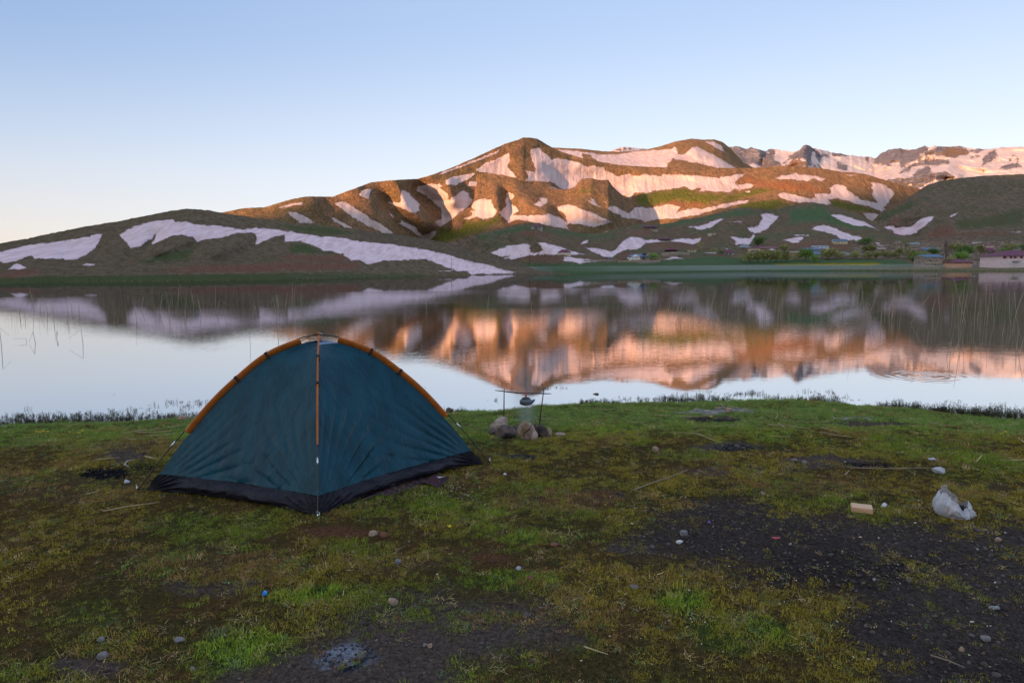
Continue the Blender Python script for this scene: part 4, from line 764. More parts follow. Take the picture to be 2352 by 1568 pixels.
H7('long low house with bright blue roof behind the left orchard', 85, 246, 405, 392, 367, m_grey, m_rblue, 'shed', depth=7)
H7('pale blue roofed house just above the long blue roof', 168, 312, 374, 358, 345, m_white, m_rteal, 'gable', wins=row3, depth=5)
H7('blue roofed grey house behind the small bright green tree', 122, 230, 468, 436, 408, m_grey, m_rblue, 'gable', depth=7)
H7('small house with pale blue gable roof among the orchard trees', 462, 530, 444, 432, 410, m_white, m_rteal, 'gable', depth=5, yaw=.3)
H7('pale yellow house with blue roof alone on the slope', 374, 514, 328, 300, 279, m_yellow, m_rblue, 'gable', wins=[(-.75, .5, .05, .5), (-.5, .5, .05, .5), (-.25, .5, .05, .5), (.2, .5, .05, .5), (.6, .5, .05, .5)], wmat=m_mwin, yaw=-.15)
H7('grey shed with dull blue roof near the top of the village', 1142, 1266, 345, 332, 312, m_grey, m_rgrey, 'gable', cat='shed', name='shed')
H7('small brown gabled hut above the round orchard trees', 822, 906, 404, 385, 366, m_brown, m_stone, 'gable', cat='hut', name='hut', doors=[(.2, .2, .6)])
H7('grey walled house with bright blue roof behind the bare poplar', 1340, 1474, 408, 394, 366, m_grey, m_rblue, 'shed', depth=6)
e, P, D, W, Hh_, dp = H7('tall stone house with blue roof beside the bare poplar', 1322, 1500, 578, 468, 437, m_stone, m_rblue, 'gable', wins=[(.14, .28, .1, .14), (-.5, .7, .1, .14)], depth=7)
a = MB(); a.box((0, -dp/2-.05, Hh_*.5), (W, .1, .25)); a.build('floor_band', m_cream, e)
H7('orange lakeside house with pointed maroon roof', 1618, 1810, 577, 522, 479, m_orange, m_rpurp, 'hip', wins=[(-.55, .93, .4, .12), (.35, .86, .07, .14), (.85, .86, .08, .12)], depth=8, over=.5)
H7('rose coloured gabled cottage behind the maroon roofed one', 1962, 2040, 366, 350, 328, m_pink, m_mwin, 'gable', depth=5)
H7('two tier maroon roofed house on the slope above the big pink house', 1948, 2056, 432, 404, 372, m_stone, m_rpurp, 'hip', wins=[(-.3, .4, .15, .5), (.3, .4, .2, .5)])
H7('little shed with pale blue roof left of the big pink house', 2032, 2106, 496, 480, 462, m_white, m_rteal, 'shed', cat='shed', name='shed', depth=4)
H7('teal roofed hut at the right above the big pink house', 2256, 2322, 396, 372, 350, m_grey, m_rteal, 'shed', cat='hut', name='hut', depth=4)
e, P, D, W, Hh_, dp = H7('large pink two storey house with maroon roof at the right edge', 2112, 2560, 577, 455, 393, m_pink, m_rpurp, 'hip', wins=[(-.86, .89, .082, .20), (-.57, .89, .058, .20), (-.37, .89, .058, .20), (-.08, .89, .058, .20), (.3, .89, .058, .20), (.6, .89, .058, .20)], wmat=m_mwin, depth=10, over=.7)
for wx in (-.60, -.09, .45):
    a = MB(); a.box((wx*W/2, -dp/2-.04, Hh_*.33), (W*.085, .1, Hh_*.2)); a.build('window', m_wdoor, e)
a = MB(); a.box((-.36*W/2, -dp/2-.05, Hh_*.27), (W*.055, .12, Hh_*.53)); a.build('door', m_wdoor, e)
a = MB(); a.box((-.36*W/2, -dp/2-.6, Hh_*.55), (W*.14, 1.2, .2)); a.build('porch_roof', m_rgrey, e)
a = MB(); a.box((0, -dp/2-.04, Hh_*.47), (W+.05, .08, .12)); a.build('floor_band', m_white, e)
# stone walls and yards
def stone_wall(label, h, pts, hpx, th=.5):
    Q = []
    for (u, v) in pts: Q.append(surf(h, u, v)[0])
    e = empty('stone_wall', Q[0], 0, label, 'wall'); L = Q[0]
    cum = 0; D = Q[0][1]; hh = hpx*D/F; n = 0; bsz = None
    for a, b in zip(Q[:-1], Q[1:]):
        d = b-a; l = np.linalg.norm(d); c = (a+b)/2-L
        m = MB(); m.box((c[0], c[1], c[2]+hh/2-.6), (l, th, hh+1.2), rz=math.atan2(d[1], d[0])); m.build('wall_run', m_stone, e)
        m = MB(); m.box((c[0], c[1], c[2]+hh+.07), (l+.1, th+.15, .14), rz=math.atan2(d[1], d[0])); m.build('coping', m_cream, e)
    return e
stone_wall('low pale stone yard wall round the white house', Cc, [c8(195, 522), c8(412, 531), c8(620, 520)], 4.4)
stone_wall('rubble retaining wall below the dark maroon roofed house', Cc, [c8(642, 452), c8(760, 454), c8(930, 446)], 6.)
stone_wall('long stone wall at the water in front of the tall stone house', Cc, [c7(1230, 581), c7(1470, 583)], 4.)
stone_wall('short stone wall between poplar and orange house', Cc, [c7(1480, 577), c7(1556, 576)], 3.8)
stone_wall('stone wall between the orange house and the big pink house', Cc, [c7(1880, 570), c7(2108, 572)], 6.5)
stone_wall('low track wall running left of the stone yard', Cc, [c8(-170, 508), c8(0, 508), c8(190, 506)], 1.6, .3)
# terraces of rubble in the upper village
rsr = np.random.RandomState(12); V = []; Fq = []
cube = np.array([(-1, -1, -1), (1, -1, -1), (1, 1, -1), (-1, 1, -1), (-1, -1, 1), (1, -1, 1), (1, 1, 1), (-1, 1, 1)])/2
cf = [(0, 3, 2, 1), (4, 5, 6, 7), (0, 1, 5, 4), (1, 2, 6, 5), (2, 3, 7, 6), (3, 0, 4, 7)]
for i in range(1500):
    x = 560+1750*rsr.rand(); y = 300+240*rsr.rand()
    if x < 1000 and y < 340: continue
    if x < 1320 and y > 480: continue
    u, v = c7(x, y); P, D = surf(Cc, u, v); s = rsr.uniform(.25, .8); l = rsr.uniform(.6, 4.) if rsr.rand() < .35 else s
    b = len(V); V += [tuple(P+np.array([c[0]*l, c[1]*s, c[2]*s*.9+.1])) for c in cube]; Fq += [tuple(b+k for k in f) for f in cf]
o = mesh_np('rubble', V, Fq, m_stone, smooth=False); tag(o, 'tumbled field stones and low terraces through the upper village', kind='stuff')
# boulders on the left hill tail and knoll crags
V = []; Fq = []
for i in range(900):
    x = rsr.uniform(900, 2350); vt = crA(574.2+x*k1); v = vt+rsr.rand()**1.3*(22 if x < 2100 else 10)+1.; u = 574.2+x*k1
    P, D = surf(A, u, v); s = rsr.uniform(.12, .42)*(1.6 if rsr.rand() < .1 else 1)
    b = len(V); c_ = cube*s*rsr.uniform(.7, 1.4, (8, 3)); V += [tuple(P+c) for c in c_]; Fq += [tuple(b+k for k in f) for f in cf]
o = mesh_np('scree', V, Fq, simple('scree_stone', (.15, .125, .10), .9, .4, 3.), smooth=False); tag(o, 'broken rock strewn along the low end of the left hill', kind='stuff')

# ------------------------------------------------------------------ village trees
def leafmat(name, c):
    t = NT(name); n = t.noise(t.pos(), .9, 3.); oi = t.add('ShaderNodeObjectInfo')
    cc = t.mix(1., c, t.lin(n, .3, .7, .6, 1.5), 'MULTIPLY'); cc = t.mix(1., cc, t.lin(oi.outputs['Random'], 0, 1, .8, 1.2), 'MULTIPLY')
    return t.out(cc, .7, **{'Specular IOR Level': .2})
lm = {'dark': leafmat('dark_green_leaves', (.13, .20, .06)), 'fresh': leafmat('fresh_green_leaves', (.19, .31, .07)), 'olive': leafmat('olive_young_leaves', (.28, .28, .11)), 'bare': leafmat('grey_twigs', (.17, .13, .11))}
def crown_mesh(seed, lmz, n=760, open_=.0, wil=False):
    r = np.random.RandomState(seed); V = []; Fq = []
    lobes = [(r.normal(0, .20), r.normal(0, .20), .60+r.uniform(-.24, .20), r.uniform(.24, .36)) for _ in range(10)]
    for i in range(n):
        lx, ly, lz, lr = lobes[r.randint(10)]; d = r.normal(size=3); d /= np.linalg.norm(d); d *= lr*(r.rand()**.4)
        p = np.array([lx, ly, lz])+d*[1, 1, .9]
        if p[2] < .14: continue
        a = r.normal(size=3); a /= np.linalg.norm(a); b_ = np.cross(a, r.normal(size=3)); b_ /= np.linalg.norm(b_); s = r.uniform(.028, .058)
        if wil: a = np.array([r.normal(0, .2), r.normal(0, .2), 1.]); s *= 1.
        k = len(V); V += [p-a*s-b_*s*.6, p+b_*s*.7, p+a*s, p-b_*s*.7]; Fq.append((k, k+1, k+2, k+3))
    return mesh_np('crown', V, Fq, lmz, link=False, smooth=False).data
def trunk_mesh(seed, fork=4):
    r = np.random.RandomState(seed); m = MB(); top = (r.normal(0, .02), r.normal(0, .02), .42)
    m.tube([(0, 0, -.06), (r.normal(0, .01), 0, .2), top], [.035, .028, .022], 6)
    for i in range(fork):
        a = r.rand()*6.28+i*1.6; m.tube([(top[0], top[1], .26+.05*i), (top[0]+math.cos(a)*.10, top[1]+math.sin(a)*.10, .55), (top[0]+math.cos(a)*.2, top[1]+math.sin(a)*.2, .8)], [.012, .008, .003], 5)
    o = m.build('trunk', m_bark, link=False, smooth=True); return o.data
crowns = {}
for kd in ('dark', 'fresh', 'olive', 'bare'):
    crowns[kd] = [crown_mesh(50+i+len(kd)*7, lm[kd], 1500 if kd != 'bare' else 420, wil=(kd == 'bare')) for i in range(2)]
sparse = [crown_mesh(150+i, lm['olive'], 420, wil=True) for i in range(2)]
trunks = [trunk_mesh(200+i) for i in range(3)]
ntree = 0
def tree(label, u, vb, vt, wpx, kd='olive', group=None, sp=False, dd=0.):
    global ntree
    P, D = surf(Cc, u, vb); H = (vb-vt)*D/F; W = wpx*D/F
    e = empty('tree', P, random.random()*6.28, label, 'tree', group)
    for nm, me, zz in (('trunk', trunks[ntree % 3], 1), ('crown', (sparse if sp else crowns[kd])[ntree % 2], 1)):
        o = bpy.data.objects.new(nm, me); col.objects.link(o); o.parent = e; o.scale = (W*1.05, W*1.05, H*1.02) if nm == 'crown' else (H*.9, H*.9, H)
    ntree += 1; return e
T8 = [('big round fresh green tree above the yellow fronted house', 1647, 356, 258, 128, 'dark', 0), ('rounded olive tree above the right end of the willow row', 1922, 398, 328, 100, 'olive', 0),
 ('round green bush beside the white house', 552, 502, 424, 88, 'fresh', 0), ('thin pale tree right of the small cream hut', 1040, 398, 306, 54, 'olive', 1), ('wispy young tree above the meadow bank', 1190, 432, 366, 70, 'olive', 1), ('small bush left of the maroon bungalow', 1262, 436, 398, 46, 'dark', 0),
 ('bare wispy tree at the left end of the willow row', 1476, 522, 440, 80, 'olive', 1), ('first full willow of the row from the left', 1562, 530, 408, 100, 'olive', 0), ('slim willow second in the row', 1640, 526, 392, 84, 'olive', 0), ('willow third in the row with thin stems', 1706, 524, 390, 84, 'olive', 0), ('willow fourth in the row near the middle', 1770, 526, 388, 84, 'olive', 0), ('fifth willow of the row with trailing twigs', 1832, 522, 386, 84, 'olive', 0), ('sixth willow of the row', 1896, 524, 384, 84, 'olive', 0), ('last willow at the right end of the row', 1952, 520, 392, 76, 'olive', 0),
 ('tall bright green tree left of the blue roofed house', 2148, 507, 366, 118, 'fresh', 0), ('small bright green tree in front of the blue roofed house', 2243, 522, 432, 74, 'fresh', 0), ('thin bare shrub in front of the brown brick house', 2040, 505, 430, 90, 'olive', 1)]
for l, x, yb, yt, w, kd, sp in T8:
    (u, vb), (_, vt) = c8(x, yb), c8(0, yt); tree(l, u, vb, vt, w*.2197, kd, 'village trees beyond the lake', bool(sp))
T7 = [('wide olive tree right of the blue roofed houses', 312, 492, 368, 165, 'olive', 0), ('thin low tree among the small orchard sheds', 445, 482, 412, 112, 'olive', 1), ('tiny pale tree beside the yellow house', 571, 318, 278, 34, 'olive', 1), ('medium olive tree in the middle of the orchard', 577, 492, 398, 98, 'olive', 0),
 ('dark green tree below the upper snow streak', 724, 342, 268, 148, 'dark', 0), ('broad olive crown under the dark green tree', 726, 424, 332, 146, 'olive', 0), ('left small tree of the pair in the mid orchard', 722, 492, 402, 92, 'olive', 0), ('right small tree of the pair in the mid orchard', 800, 488, 400, 80, 'olive', 0), ('spreading low tree right of the orchard pair', 895, 470, 398, 100, 'olive', 0), ('olive tree above the mown lakeside strip', 1000, 474, 408, 110, 'olive', 0), ('small tree behind the mown lakeside strip', 1050, 436, 370, 92, 'olive', 0), ('slender pale tree near the top of the village', 1114, 402, 276, 76, 'olive', 1),
 ('full olive tree behind the big shore tree', 1184, 484, 386, 160, 'olive', 0), ('large green tree standing on the shore left of the tall stone house', 1262, 562, 408, 150, 'fresh', 0), ('green tree in front of the tall stone house', 1388, 556, 444, 112, 'dark', 0), ('tree right behind the tall stone house', 1402, 446, 376, 128, 'dark', 0), ('olive tree right of the poplar', 1622, 412, 316, 128, 'olive', 0), ('big dark tree behind the orange house', 1730, 486, 346, 184, 'dark', 0), ('bright green tree touching the big dark one', 1690, 512, 402, 146, 'fresh', 0), ('yellowish bush left of the orange house', 1582, 574, 458, 86, 'olive', 0),
 ('round tree left of the two tier maroon house', 1897, 434, 326, 98, 'olive', 0), ('small green shrub above the pink house', 2155, 436, 370, 78, 'fresh', 0), ('tree behind the roof of the pink house', 2222, 404, 322, 124, 'olive', 0), ('dark bush at the right edge behind the pink house', 2336, 396, 334, 70, 'dark', 0)]
for l, x, yb, yt, w, kd, sp in T7:
    (u, vb), (_, vt) = c7(x, yb), c7(0, yt); tree(l, u, vb, vt, w*.2197, kd, 'village trees beyond the lake', bool(sp))
(u, vb), (_, vt) = c7(1526, 545), c7(0, 286); tree('tall narrow leafless poplar beside the tall stone house', u, vb, vt, 50*.2197, 'bare')
# power poles
def pole(label, u, vb, vt, h):
    P, D = surf(h, u, vb); H = (vb-vt)*D/F; e = empty('power_pole', P, .3, label, 'pole', 'power poles along the far shore')
    m = MB(); m.tube([(0, 0, -.5), (0, 0, H)], [H*.018, H*.011], 6); m.build('post', m_bark, e)
    m = MB(); m.box((0, 0, H*.93), (H*.16, H*.02, H*.02)); m.build('crossarm', m_bark, e)
def cc1(x, y): return c1((x, y))[0]
for l, x, yb, yt in (('leftmost power pole above the far left shore', 745, 766, 668), ('power pole below the left prong of the snow tongue', 1312, 724, 628), ('leaning power pole before the grey rock outcrop', 1655, 722, 612), ('power pole before the red earth bank', 2030, 722, 600)):
    (u, vb), (_, vt) = cc1(x, yb), cc1(0, yt); pole(l, u, vb, vt, A)
for l, x, yb, yt in (('pole standing on the red cut bank', 405, 1192, 1126), ('pole at the dark notch under the snow', 958, 1232, 1162), ('pole in front of the lower snow tongue', 1722, 1232, 1138)):
    (u, vb), (_, vt) = c2((x, yb), (0, yt)); pole(l, u, vb, vt, A)
for l, x, yb, yt in (('tall pole at the tip of the left hill', 252, 1204, 1098), ('pole below the cream cottage snow, left one', 180, 1186, 1106), ('leaning pole right of the cream cottage', 818, 1108, 1072)):
    (u, vb), (_, vt) = c3((x, yb), (0, yt)); pole(l, u, vb, vt, Cc)
# tan reeds fringing the far shore
rsr = np.random.RandomState(4); V = []; Fq = []
for i in range(5000):
    if rsr.rand() < .72: x = rsr.uniform(700, 2352); base_v = ftC(1720.3+x*k1)-rsr.rand()*1.5; u = 1720.3+x*k1; hgt = rsr.uniform(.5, 1.9)*(1 if x < 1450 else .6); w_ = .03
    else: u = rsr.uniform(150, 640); base_v = ftA(u)-rsr.rand()*1.; hgt = rsr.uniform(.1, .3); w_ = .02
    P = onz(u, base_v, 0.); P[2] = -.05; k = len(V); lx = rsr.normal(0, .15)*hgt
    V += [tuple(P+[-w_, 0, 0]), tuple(P+[w_, 0, 0]), tuple(P+[lx+w_*.3, 0, hgt]), tuple(P+[lx-w_*.3, 0, hgt])]; Fq.append((k, k+1, k+2, k+3))
m_reed = simple('dry_reed', (.34, .25, .15), .7, .3, 4.)
o = mesh_np('far_reeds', V, Fq, m_reed, smooth=False); tag(o, 'pale dry reeds fringing the far shore of the lake', kind='stuff')
# ------------------------------------------------------------------ the tent
t = NT('teal_tent_fabric'); P = t.pos((1, 1, .35)); P1 = t.pos()
n = t.noise(P, 7., 5., .6); n2 = t.noise(P1, 3.2, 3.); fine = t.noise(t.pos((30, 30, 3)), 4., 3.)
cT = t.mix(t.ss(n, .3, .7), (.0, .038, .064), (.001, .060, .098)); cT = t.mix(t.math('MULTIPLY', t.ss(fine, .5, .75), .15), cT, (.02, .10, .12))
wr = t.noise(t.pos((1.4, 1.4, .45), rot=(.2, .3, .2)), 9., 4., .55, .6)
mT = t.out(cT, .36, t.bump(wr, .8, .018, t.bump(fine, .25, .003)), **{'Specular IOR Level': .22})
t = NT('dark_skirt_fabric'); P = t.pos((1, 1, 2.5))
n = t.noise(P, 9., 5., .65, .4); fine = t.noise(t.pos(), 60., 3.)
mS = t.out(t.mix(t.ss(n, .35, .7), (.006, .008, .016), (.024, .022, .034)), .42, t.bump(n, .9, .03, t.bump(fine, .2, .003)), **{'Specular IOR Level': .22})
mOr = simple('orange_sleeve', (.46, .125, .012), .6, .2, 20., bump=.3, bd=.004)
mBk = simple('black_webbing', (.012, .012, .014), .6, .2, 10.)
mPo = simple('black_fibre_pole', (.018, .018, .02), .25, .1, 10.)
mSi = simple('bright_steel', (.70, .72, .75), .25, .1, 10., **{'Metallic': .9})
mWh = simple('pale_mesh_vent', (.26, .34, .52), .7, .1, 30.)
gN = onz(730, 1190, .2); gL = onz(315, 1127, .2); gR = onz(1125, 1062, .2)
ctr = (gL+gR)/2; dLR = (gR-gL)/np.linalg.norm(gR-gL); R0_ = np.linalg.norm(gR-gL)/2
vN = gN-ctr; kN = np.linalg.norm(vN[:2])/R0_; dN = vN/np.linalg.norm(vN)
dirs = {'L': (-dLR, 1.), 'R': (dLR, 1.), 'N': (dN, kN), 'F': (-dN, kN)}
AP = [(1.481, 0), (1.28, .262), (1.095, .478), (.89, .715), (.688, .905), (.44, 1.098), (.16, 1.212), (0, 1.240)]
def cr(pts, m=10):
    p = np.array([2*np.array(pts[0])-pts[1]]+[np.array(q) for q in pts]+[2*np.array(pts[-1])-pts[-2]], float); out = []
    for i in range(1, len(p)-2):
        for k in range(m):
            u = k/m; out.append(.5*((2*p[i])+(-p[i-1]+p[i+1])*u+(2*p[i-1]-5*p[i]+4*p[i+1]-p[i+2])*u*u+(-p[i-1]+3*p[i]-3*p[i+1]+p[i+2])*u**3))
    out.append(p[-2]); return np.array(out)
ARC = cr(AP)
def inner(off):
    d = np.gradient(ARC, axis=0); d /= np.linalg.norm(d, axis=1)[:, None]; nrm = np.stack([-d[:, 1], d[:, 0]], -1)
    q = ARC+nrm*off; return q if q[len(q)//2, 0] < ARC[len(q)//2, 0] else ARC-nrm*off
IN = inner(.048)
low = np.array([(1.415, 0.), (1.365, .06), (1.29, .15), (1.19, .29), (1.11, .395)])
up = IN[(IN[:, 1] > .44) & (IN[:, 0] > .0)]
ED = np.concatenate([low, up[up[:, 0] >= .02]], 0)
sl_ = np.concatenate([[0], np.cumsum(np.linalg.norm(np.diff(ED, axis=0), axis=1))]); sl_ /= sl_[-1]
def edge(k, s):
    d, sc = dirs[k]; r = np.interp(s, sl_, ED[:, 0])*sc; z = np.interp(s, sl_, ED[:, 1])
    return ctr[None]+np.asarray(r)[:, None]*d+np.stack([0*z, 0*z, z], -1)
s16 = float(np.interp(.128, ED[:, 1], sl_))
tent = empty('tent', (ctr[0], ctr[1], .2), 0, 'dark teal dome tent with orange pole sleeves pitched on the grass by the lake', 'tent')
TL = np.array([ctr[0], ctr[1], .2])
def panel(name, a, b, s0, s1, ns, nw, mat, kind, seed):
    s = np.linspace(s0, s1, ns); w = np.linspace(0, 1, nw)
    A_ = edge(a, s); B_ = edge(b, s); W_, S_ = np.meshgrid(w, s)
    Pn = A_[:, None]*(1-W_[..., None])+B_[:, None]*W_[..., None]
    out = (A_[0]+B_[0])/2-ctr; out[2] = 0; out /= np.linalg.norm(out); tv = B_[0]-A_[0]; tv[2] = 0; Lw = np.linalg.norm(tv)
    bow = np.sin(np.pi*W_)
    x = W_*Lw; y = S_*1.9
    disp = np.zeros(W_.shape); up_ = np.zeros(W_.shape)
    lower = np.exp(-(S_/s16)**2*.5) if kind == 'skirt' else np.exp(-((S_-s16)/.10)**2*.5)*1.
    disp -= .045*bow*np.clip(S_/s16, 0, 1) if kind == 'skirt' else .045*bow
    if kind == 'skirt':
        tt = S_/s16; bag = np.sin(np.pi*np.clip(tt, 0, 1))
        lift = {('L', 'N'): .018, ('N', 'R'): .045}.get((a, b), .02)
        disp += bag*bow*(.055+.045*fbm(x*2.2, y*4, 3, seed))+.022*fbm(x*7, y*12, 3, seed+1)*bow
        disp -= .05*bow*(1-tt)
        up_ += (1-tt)*bow*(lift+.025*fbm(x*3.5, x*0, 3, seed+2))
        for cx_ in (0, Lw):   # folds gathered into the corners
            th = np.arctan2(y*1.1+.02, np.abs(x-cx_)+.01); rr_ = np.hypot(x-cx_, y)
            disp += .016*np.sin(th*26+seed)*np.exp(-((rr_-.18)/.16)**2)
    else:
        fr = np.exp(-(((S_-s16))/.16))            # gathered along the lower seam
        disp += .008*np.sin(x*34+3*fbm(x*2, y*2, 2, seed)*2+y*6)*fr*bow*(.5+.5*fbm(x*3, y, 2, seed+4))
        disp += .010*fbm(x*2.5, y*2.2, 4, seed+5)*bow
        for cx_, sg in ((0, 1), (Lw, -1)):
            th = np.arctan2(y, np.abs(x-cx_)+.02); rr_ = np.hypot(x-cx_, y)
            amp = (.017*(.4+.9*np.abs(fbm(x*2.1, y*1.6, 2, seed+9))*2) if (a, b) == ('N', 'R') else .009)*np.exp(-((rr_-.55)/.38)**2)*bow**.5
            disp += amp*(np.abs(np.sin(th*17+seed+fbm(x*1.5, y*1.5, 2, seed)*1.5))**.7-.5)*1.3
    Pn = Pn+disp[..., None]*out+np.stack([0*up_, 0*up_, up_], -1)
    if kind == 'skirt': Pn[..., 2] = np.maximum(Pn[..., 2], gz(Pn[..., 0], Pn[..., 1])+.004)
    o = mesh_np(name, (Pn-TL).reshape(-1, 3), grid_faces(ns, nw), mat, parent=tent); return o
sT = .925
for i, (a, b) in enumerate((('L', 'N'), ('N', 'R'), ('R', 'F'), ('F', 'L'))):
    panel('side_panel', a, b, s16, sT, 110, 120, mT, 'panel', 3+i)
    panel('ground_skirt', a, b, 0, s16, 26, 150, mS, 'skirt', 13+i)
    panel('vent', a, b, sT, 1., 8, 10, mWh if i in (1, 2) else mT, 'vent', 23+i)
def arcP(k, r, z): d, sc = dirs[k]; return ctr+d*r*sc+np.array([0, 0, z])-TL
for k in 'LRNF':
    d, sc = dirs[k]; lat = np.array([-d[1], d[0], 0])
    m = ARC[(ARC[:, 1] > .47) & (ARC[:, 0] > (.155 if k in 'LR' else .02))]; idx_ = [i for i in range(len(ARC)) if ARC[i, 1] > .47 and ARC[i, 0] > (.155 if k in 'LR' else .015)]
    rows = []
    for i in idx_:
        o_ = arcP(k, *ARC[i]); q = arcP(k, *IN[i]); n_ = (q-o_)/np.linalg.norm(q-o_); oo = o_-n_*.004; wv = (.0105 if k in 'LR' else .0075)*(1+.12*vn(i*.9, 1., 4))
        rows.append([oo, oo+n_*.006+lat*wv, oo+n_*.018+lat*wv*.75, q+lat*.002, q-lat*.002, oo+n_*.018-lat*wv*.75, oo+n_*.006-lat*wv])
    nr = len(rows); V = np.array(rows); fc = []
    for i in range(nr-1):
        for j in range(7): fc.append((i*7+j, i*7+(j+1) % 7, (i+1)*7+(j+1) % 7, (i+1)*7+j))
    sv_ = mesh_np('pole_sleeve', V.reshape(-1, 3), fc, mOr, parent=tent)
    lowp = [arcP(k, r, z) for r, z in ARC if z <= .49]
    mb_ = MB(); mb_.tube(lowp, .0048, 8); pl = mb_.build('pole', mPo, tent, smooth=True)
    a_, b_ = np.array([1.175, .392]), np.array([1.22, .338]); mb_ = MB(); mb_.tube([arcP(k, *a_), arcP(k, *b_)], .0068, 10); mb_.build('ferrule', mSi, pl, smooth=True)
    for rz_ in (.44, .69):
        i = int(np.argmin(np.abs(ARC[:, 0]-rz_))); o_ = arcP(k, *ARC[i]); q = arcP(k, *IN[i]); n_ = (q-o_)/np.linalg.norm(q-o_); tn = np.cross(n_, lat)*.011
        pr = []
        for s_ in (-1, 1):
            for c_ in (o_-n_*.007+lat*.012, o_-n_*.007-lat*.012, q+n_*.004-lat*.012, q+n_*.004+lat*.012): pr.append(c_+tn*s_)
        mb_ = MB(); mb_.poly(pr, [(3, 2, 1, 0), (4, 5, 6, 7), (0, 1, 5, 4), (1, 2, 6, 5), (2, 3, 7, 6), (3, 0, 4, 7)]); mb_.build('strap', mBk, tent)
    ft = arcP(k, 1.481, 0.); pk = MB(); f0 = ft+np.array([0, 0, .02]); pk.tube([ft+d*.0+[0, 0, .0], ft+[0, 0, .035]], .006, 8); pg = pk.build('peg', mSi, tent, smooth=True)
    pk = MB(); pk.tube([ft+lat*.012+[0, 0, -.02], ft+lat*.012+[0, 0, .045], ft-lat*.006+[0, 0, .052], ft-lat*.014+[0, 0, .03]], .0022, 6); pk.build('peg_hook', mSi, pg, smooth=True)
    cn = edge(k, np.array([0.]))[0]-TL; pk = MB(); pk.tube([ft+[0, 0, .012], (ft+cn)/2+[0, 0, .012], cn+[0, 0, .015]], .004, 6); pk.build('corner_cord', mBk, tent)
top = [arcP('L', r, z) for r, z in ARC if r <= .19]+[arcP('R', r, z) for r, z in ARC[::-1] if 0 < r <= .19]
m = MB(); m.tube(top, .0048, 8); m.build('crown_pole', mPo, tent, smooth=True)
tp = arcP('N', 0, 1.24)
m = MB(); m.tube([tp+dN*.02+[0, 0, .004], tp+[0, 0, .012], tp-dN*.03+[0, 0, .004]], .0085, 8); m.build('crown_sleeve', mOr, tent, smooth=True)
m = MB(); m.tube([tp+dLR*-.16+[0, 0, -.055], tp+dLR*-.06+[0, 0, -.005], tp+[0, 0, .014], tp+dLR*.02+[0, 0, .028], tp+dLR*.035+[0, 0, .022], tp+dLR*.018+[0, 0, .012]], .003, 6); m.build('tie_cord', mBk, tent, smooth=True)
m = MB(); m.tube([tp+dLR*-.01+[0, 0, .013], tp+dLR*.008+[0, 0, .017], tp+dLR*.022+[0, 0, .004], tp+dLR*.02+[0, 0, -.012]], .0032, 6); m.build('crown_ring', mSi, tent, smooth=True)

# plaid mat edges sticking out from under the tent
t = NT('plaid_cloth'); tcn = t.add('ShaderNodeTexCoord').outputs['UV']
def stripes(axis, sc, w):
    sp_ = t.add('ShaderNodeSeparateXYZ'); t.inp(sp_, 0, tcn); f = t.math('FRACT', t.math('MULTIPLY', sp_.outputs[axis], sc)); return t.math('LESS_THAN', f, w)
cP = t.mix(stripes(0, 9., .45), (.022, .020, .034), (.075, .020, .024)); cP = t.mix(t.math('MULTIPLY', stripes(1, 7., .45), .5), cP, (.12, .035, .04))
cP = t.mix(t.math('MULTIPLY', stripes(0, 9., .08), .8), cP, (.16, .15, .19)); cP = t.mix(t.math('MULTIPLY', stripes(1, 7., .08), .8), cP, (.14, .12, .16))
mPl = t.out(cP, .85, **{'Specular IOR Level': .1})
def mat_piece(parent, name, quad, sub=10, lift=.02, seed=0):
    q = [onground(*p) for p in quad]; V = []; UVs = []
    for j in range(sub+1):
        for i in range(sub+1):
            a, b = i/sub, j/sub; p = (q[0]*(1-a)+q[1]*a)*(1-b)+(q[3]*(1-a)+q[2]*a)*b
            p = p.copy(); p[2] = gz(p[0], p[1])+lift*(.8+.5*vn(a*2.3+seed, b*2.1, seed)); V.append(p-np.array(parent.location)); UVs.append((a, b))
    V = np.array(V); n = (sub+1)**2; V2 = V.copy(); V2[:, 2] -= .008
    fc = grid_faces(sub+1, sub+1); per = [i for i in range(sub+1)]+[i*(sub+1)+sub for i in range(1, sub+1)]+[sub*(sub+1)+sub-i for i in range(1, sub+1)]+[(sub-i)*(sub+1) for i in range(1, sub)]
    side = [(a, b, b+n, a+n) for a, b in zip(per, per[1:]+per[:1])]
    o = mesh_np(name, np.concatenate([V, V2]), np.concatenate([fc, fc[:, ::-1]+n, np.array(side)]), mPl, parent=parent)
    uv = o.data.uv_layers.new(name='UVMap'); UVs = np.array(UVs+UVs); li = np.zeros(len(o.data.loops), np.int32); o.data.loops.foreach_get('vertex_index', li); uv.data.foreach_set('uv', UVs[li].astype(np.float32).ravel()); return o
mp_ = onground(950, 1112); mt_ = empty('picnic_mat', mp_, 0, 'dark red and navy plaid mat sticking out from under the tent', 'mat')
mat_piece(mt_, 'mat_edge', [(862, 1136), (893, 1141), (986, 1104), (960, 1085)], seed=1); fl = mat_piece(mt_, 'mat_flap', [(966, 1113), (1006, 1122), (1032, 1106), (1002, 1094)], lift=.035, seed=3)
mat_piece(mt_, 'mat_edge', [(800, 1160), (870, 1136), (960, 1085), (900, 1070)], seed=5)
lg = onground(1010, 1109)-np.array(mp_)+[0, 0, .052]; m = MB(); m.poly([lg+[-.028, .018, 0], lg+[.042, .012, .0], lg+[-.002, -.028, .0], lg+[-.012, .004, .0]], [(0, 3, 1), (0, 2, 3), (3, 2, 1)]); m.build('white_triangle_mark', simple('white_print', (.55, .55, .62), .7), fl)

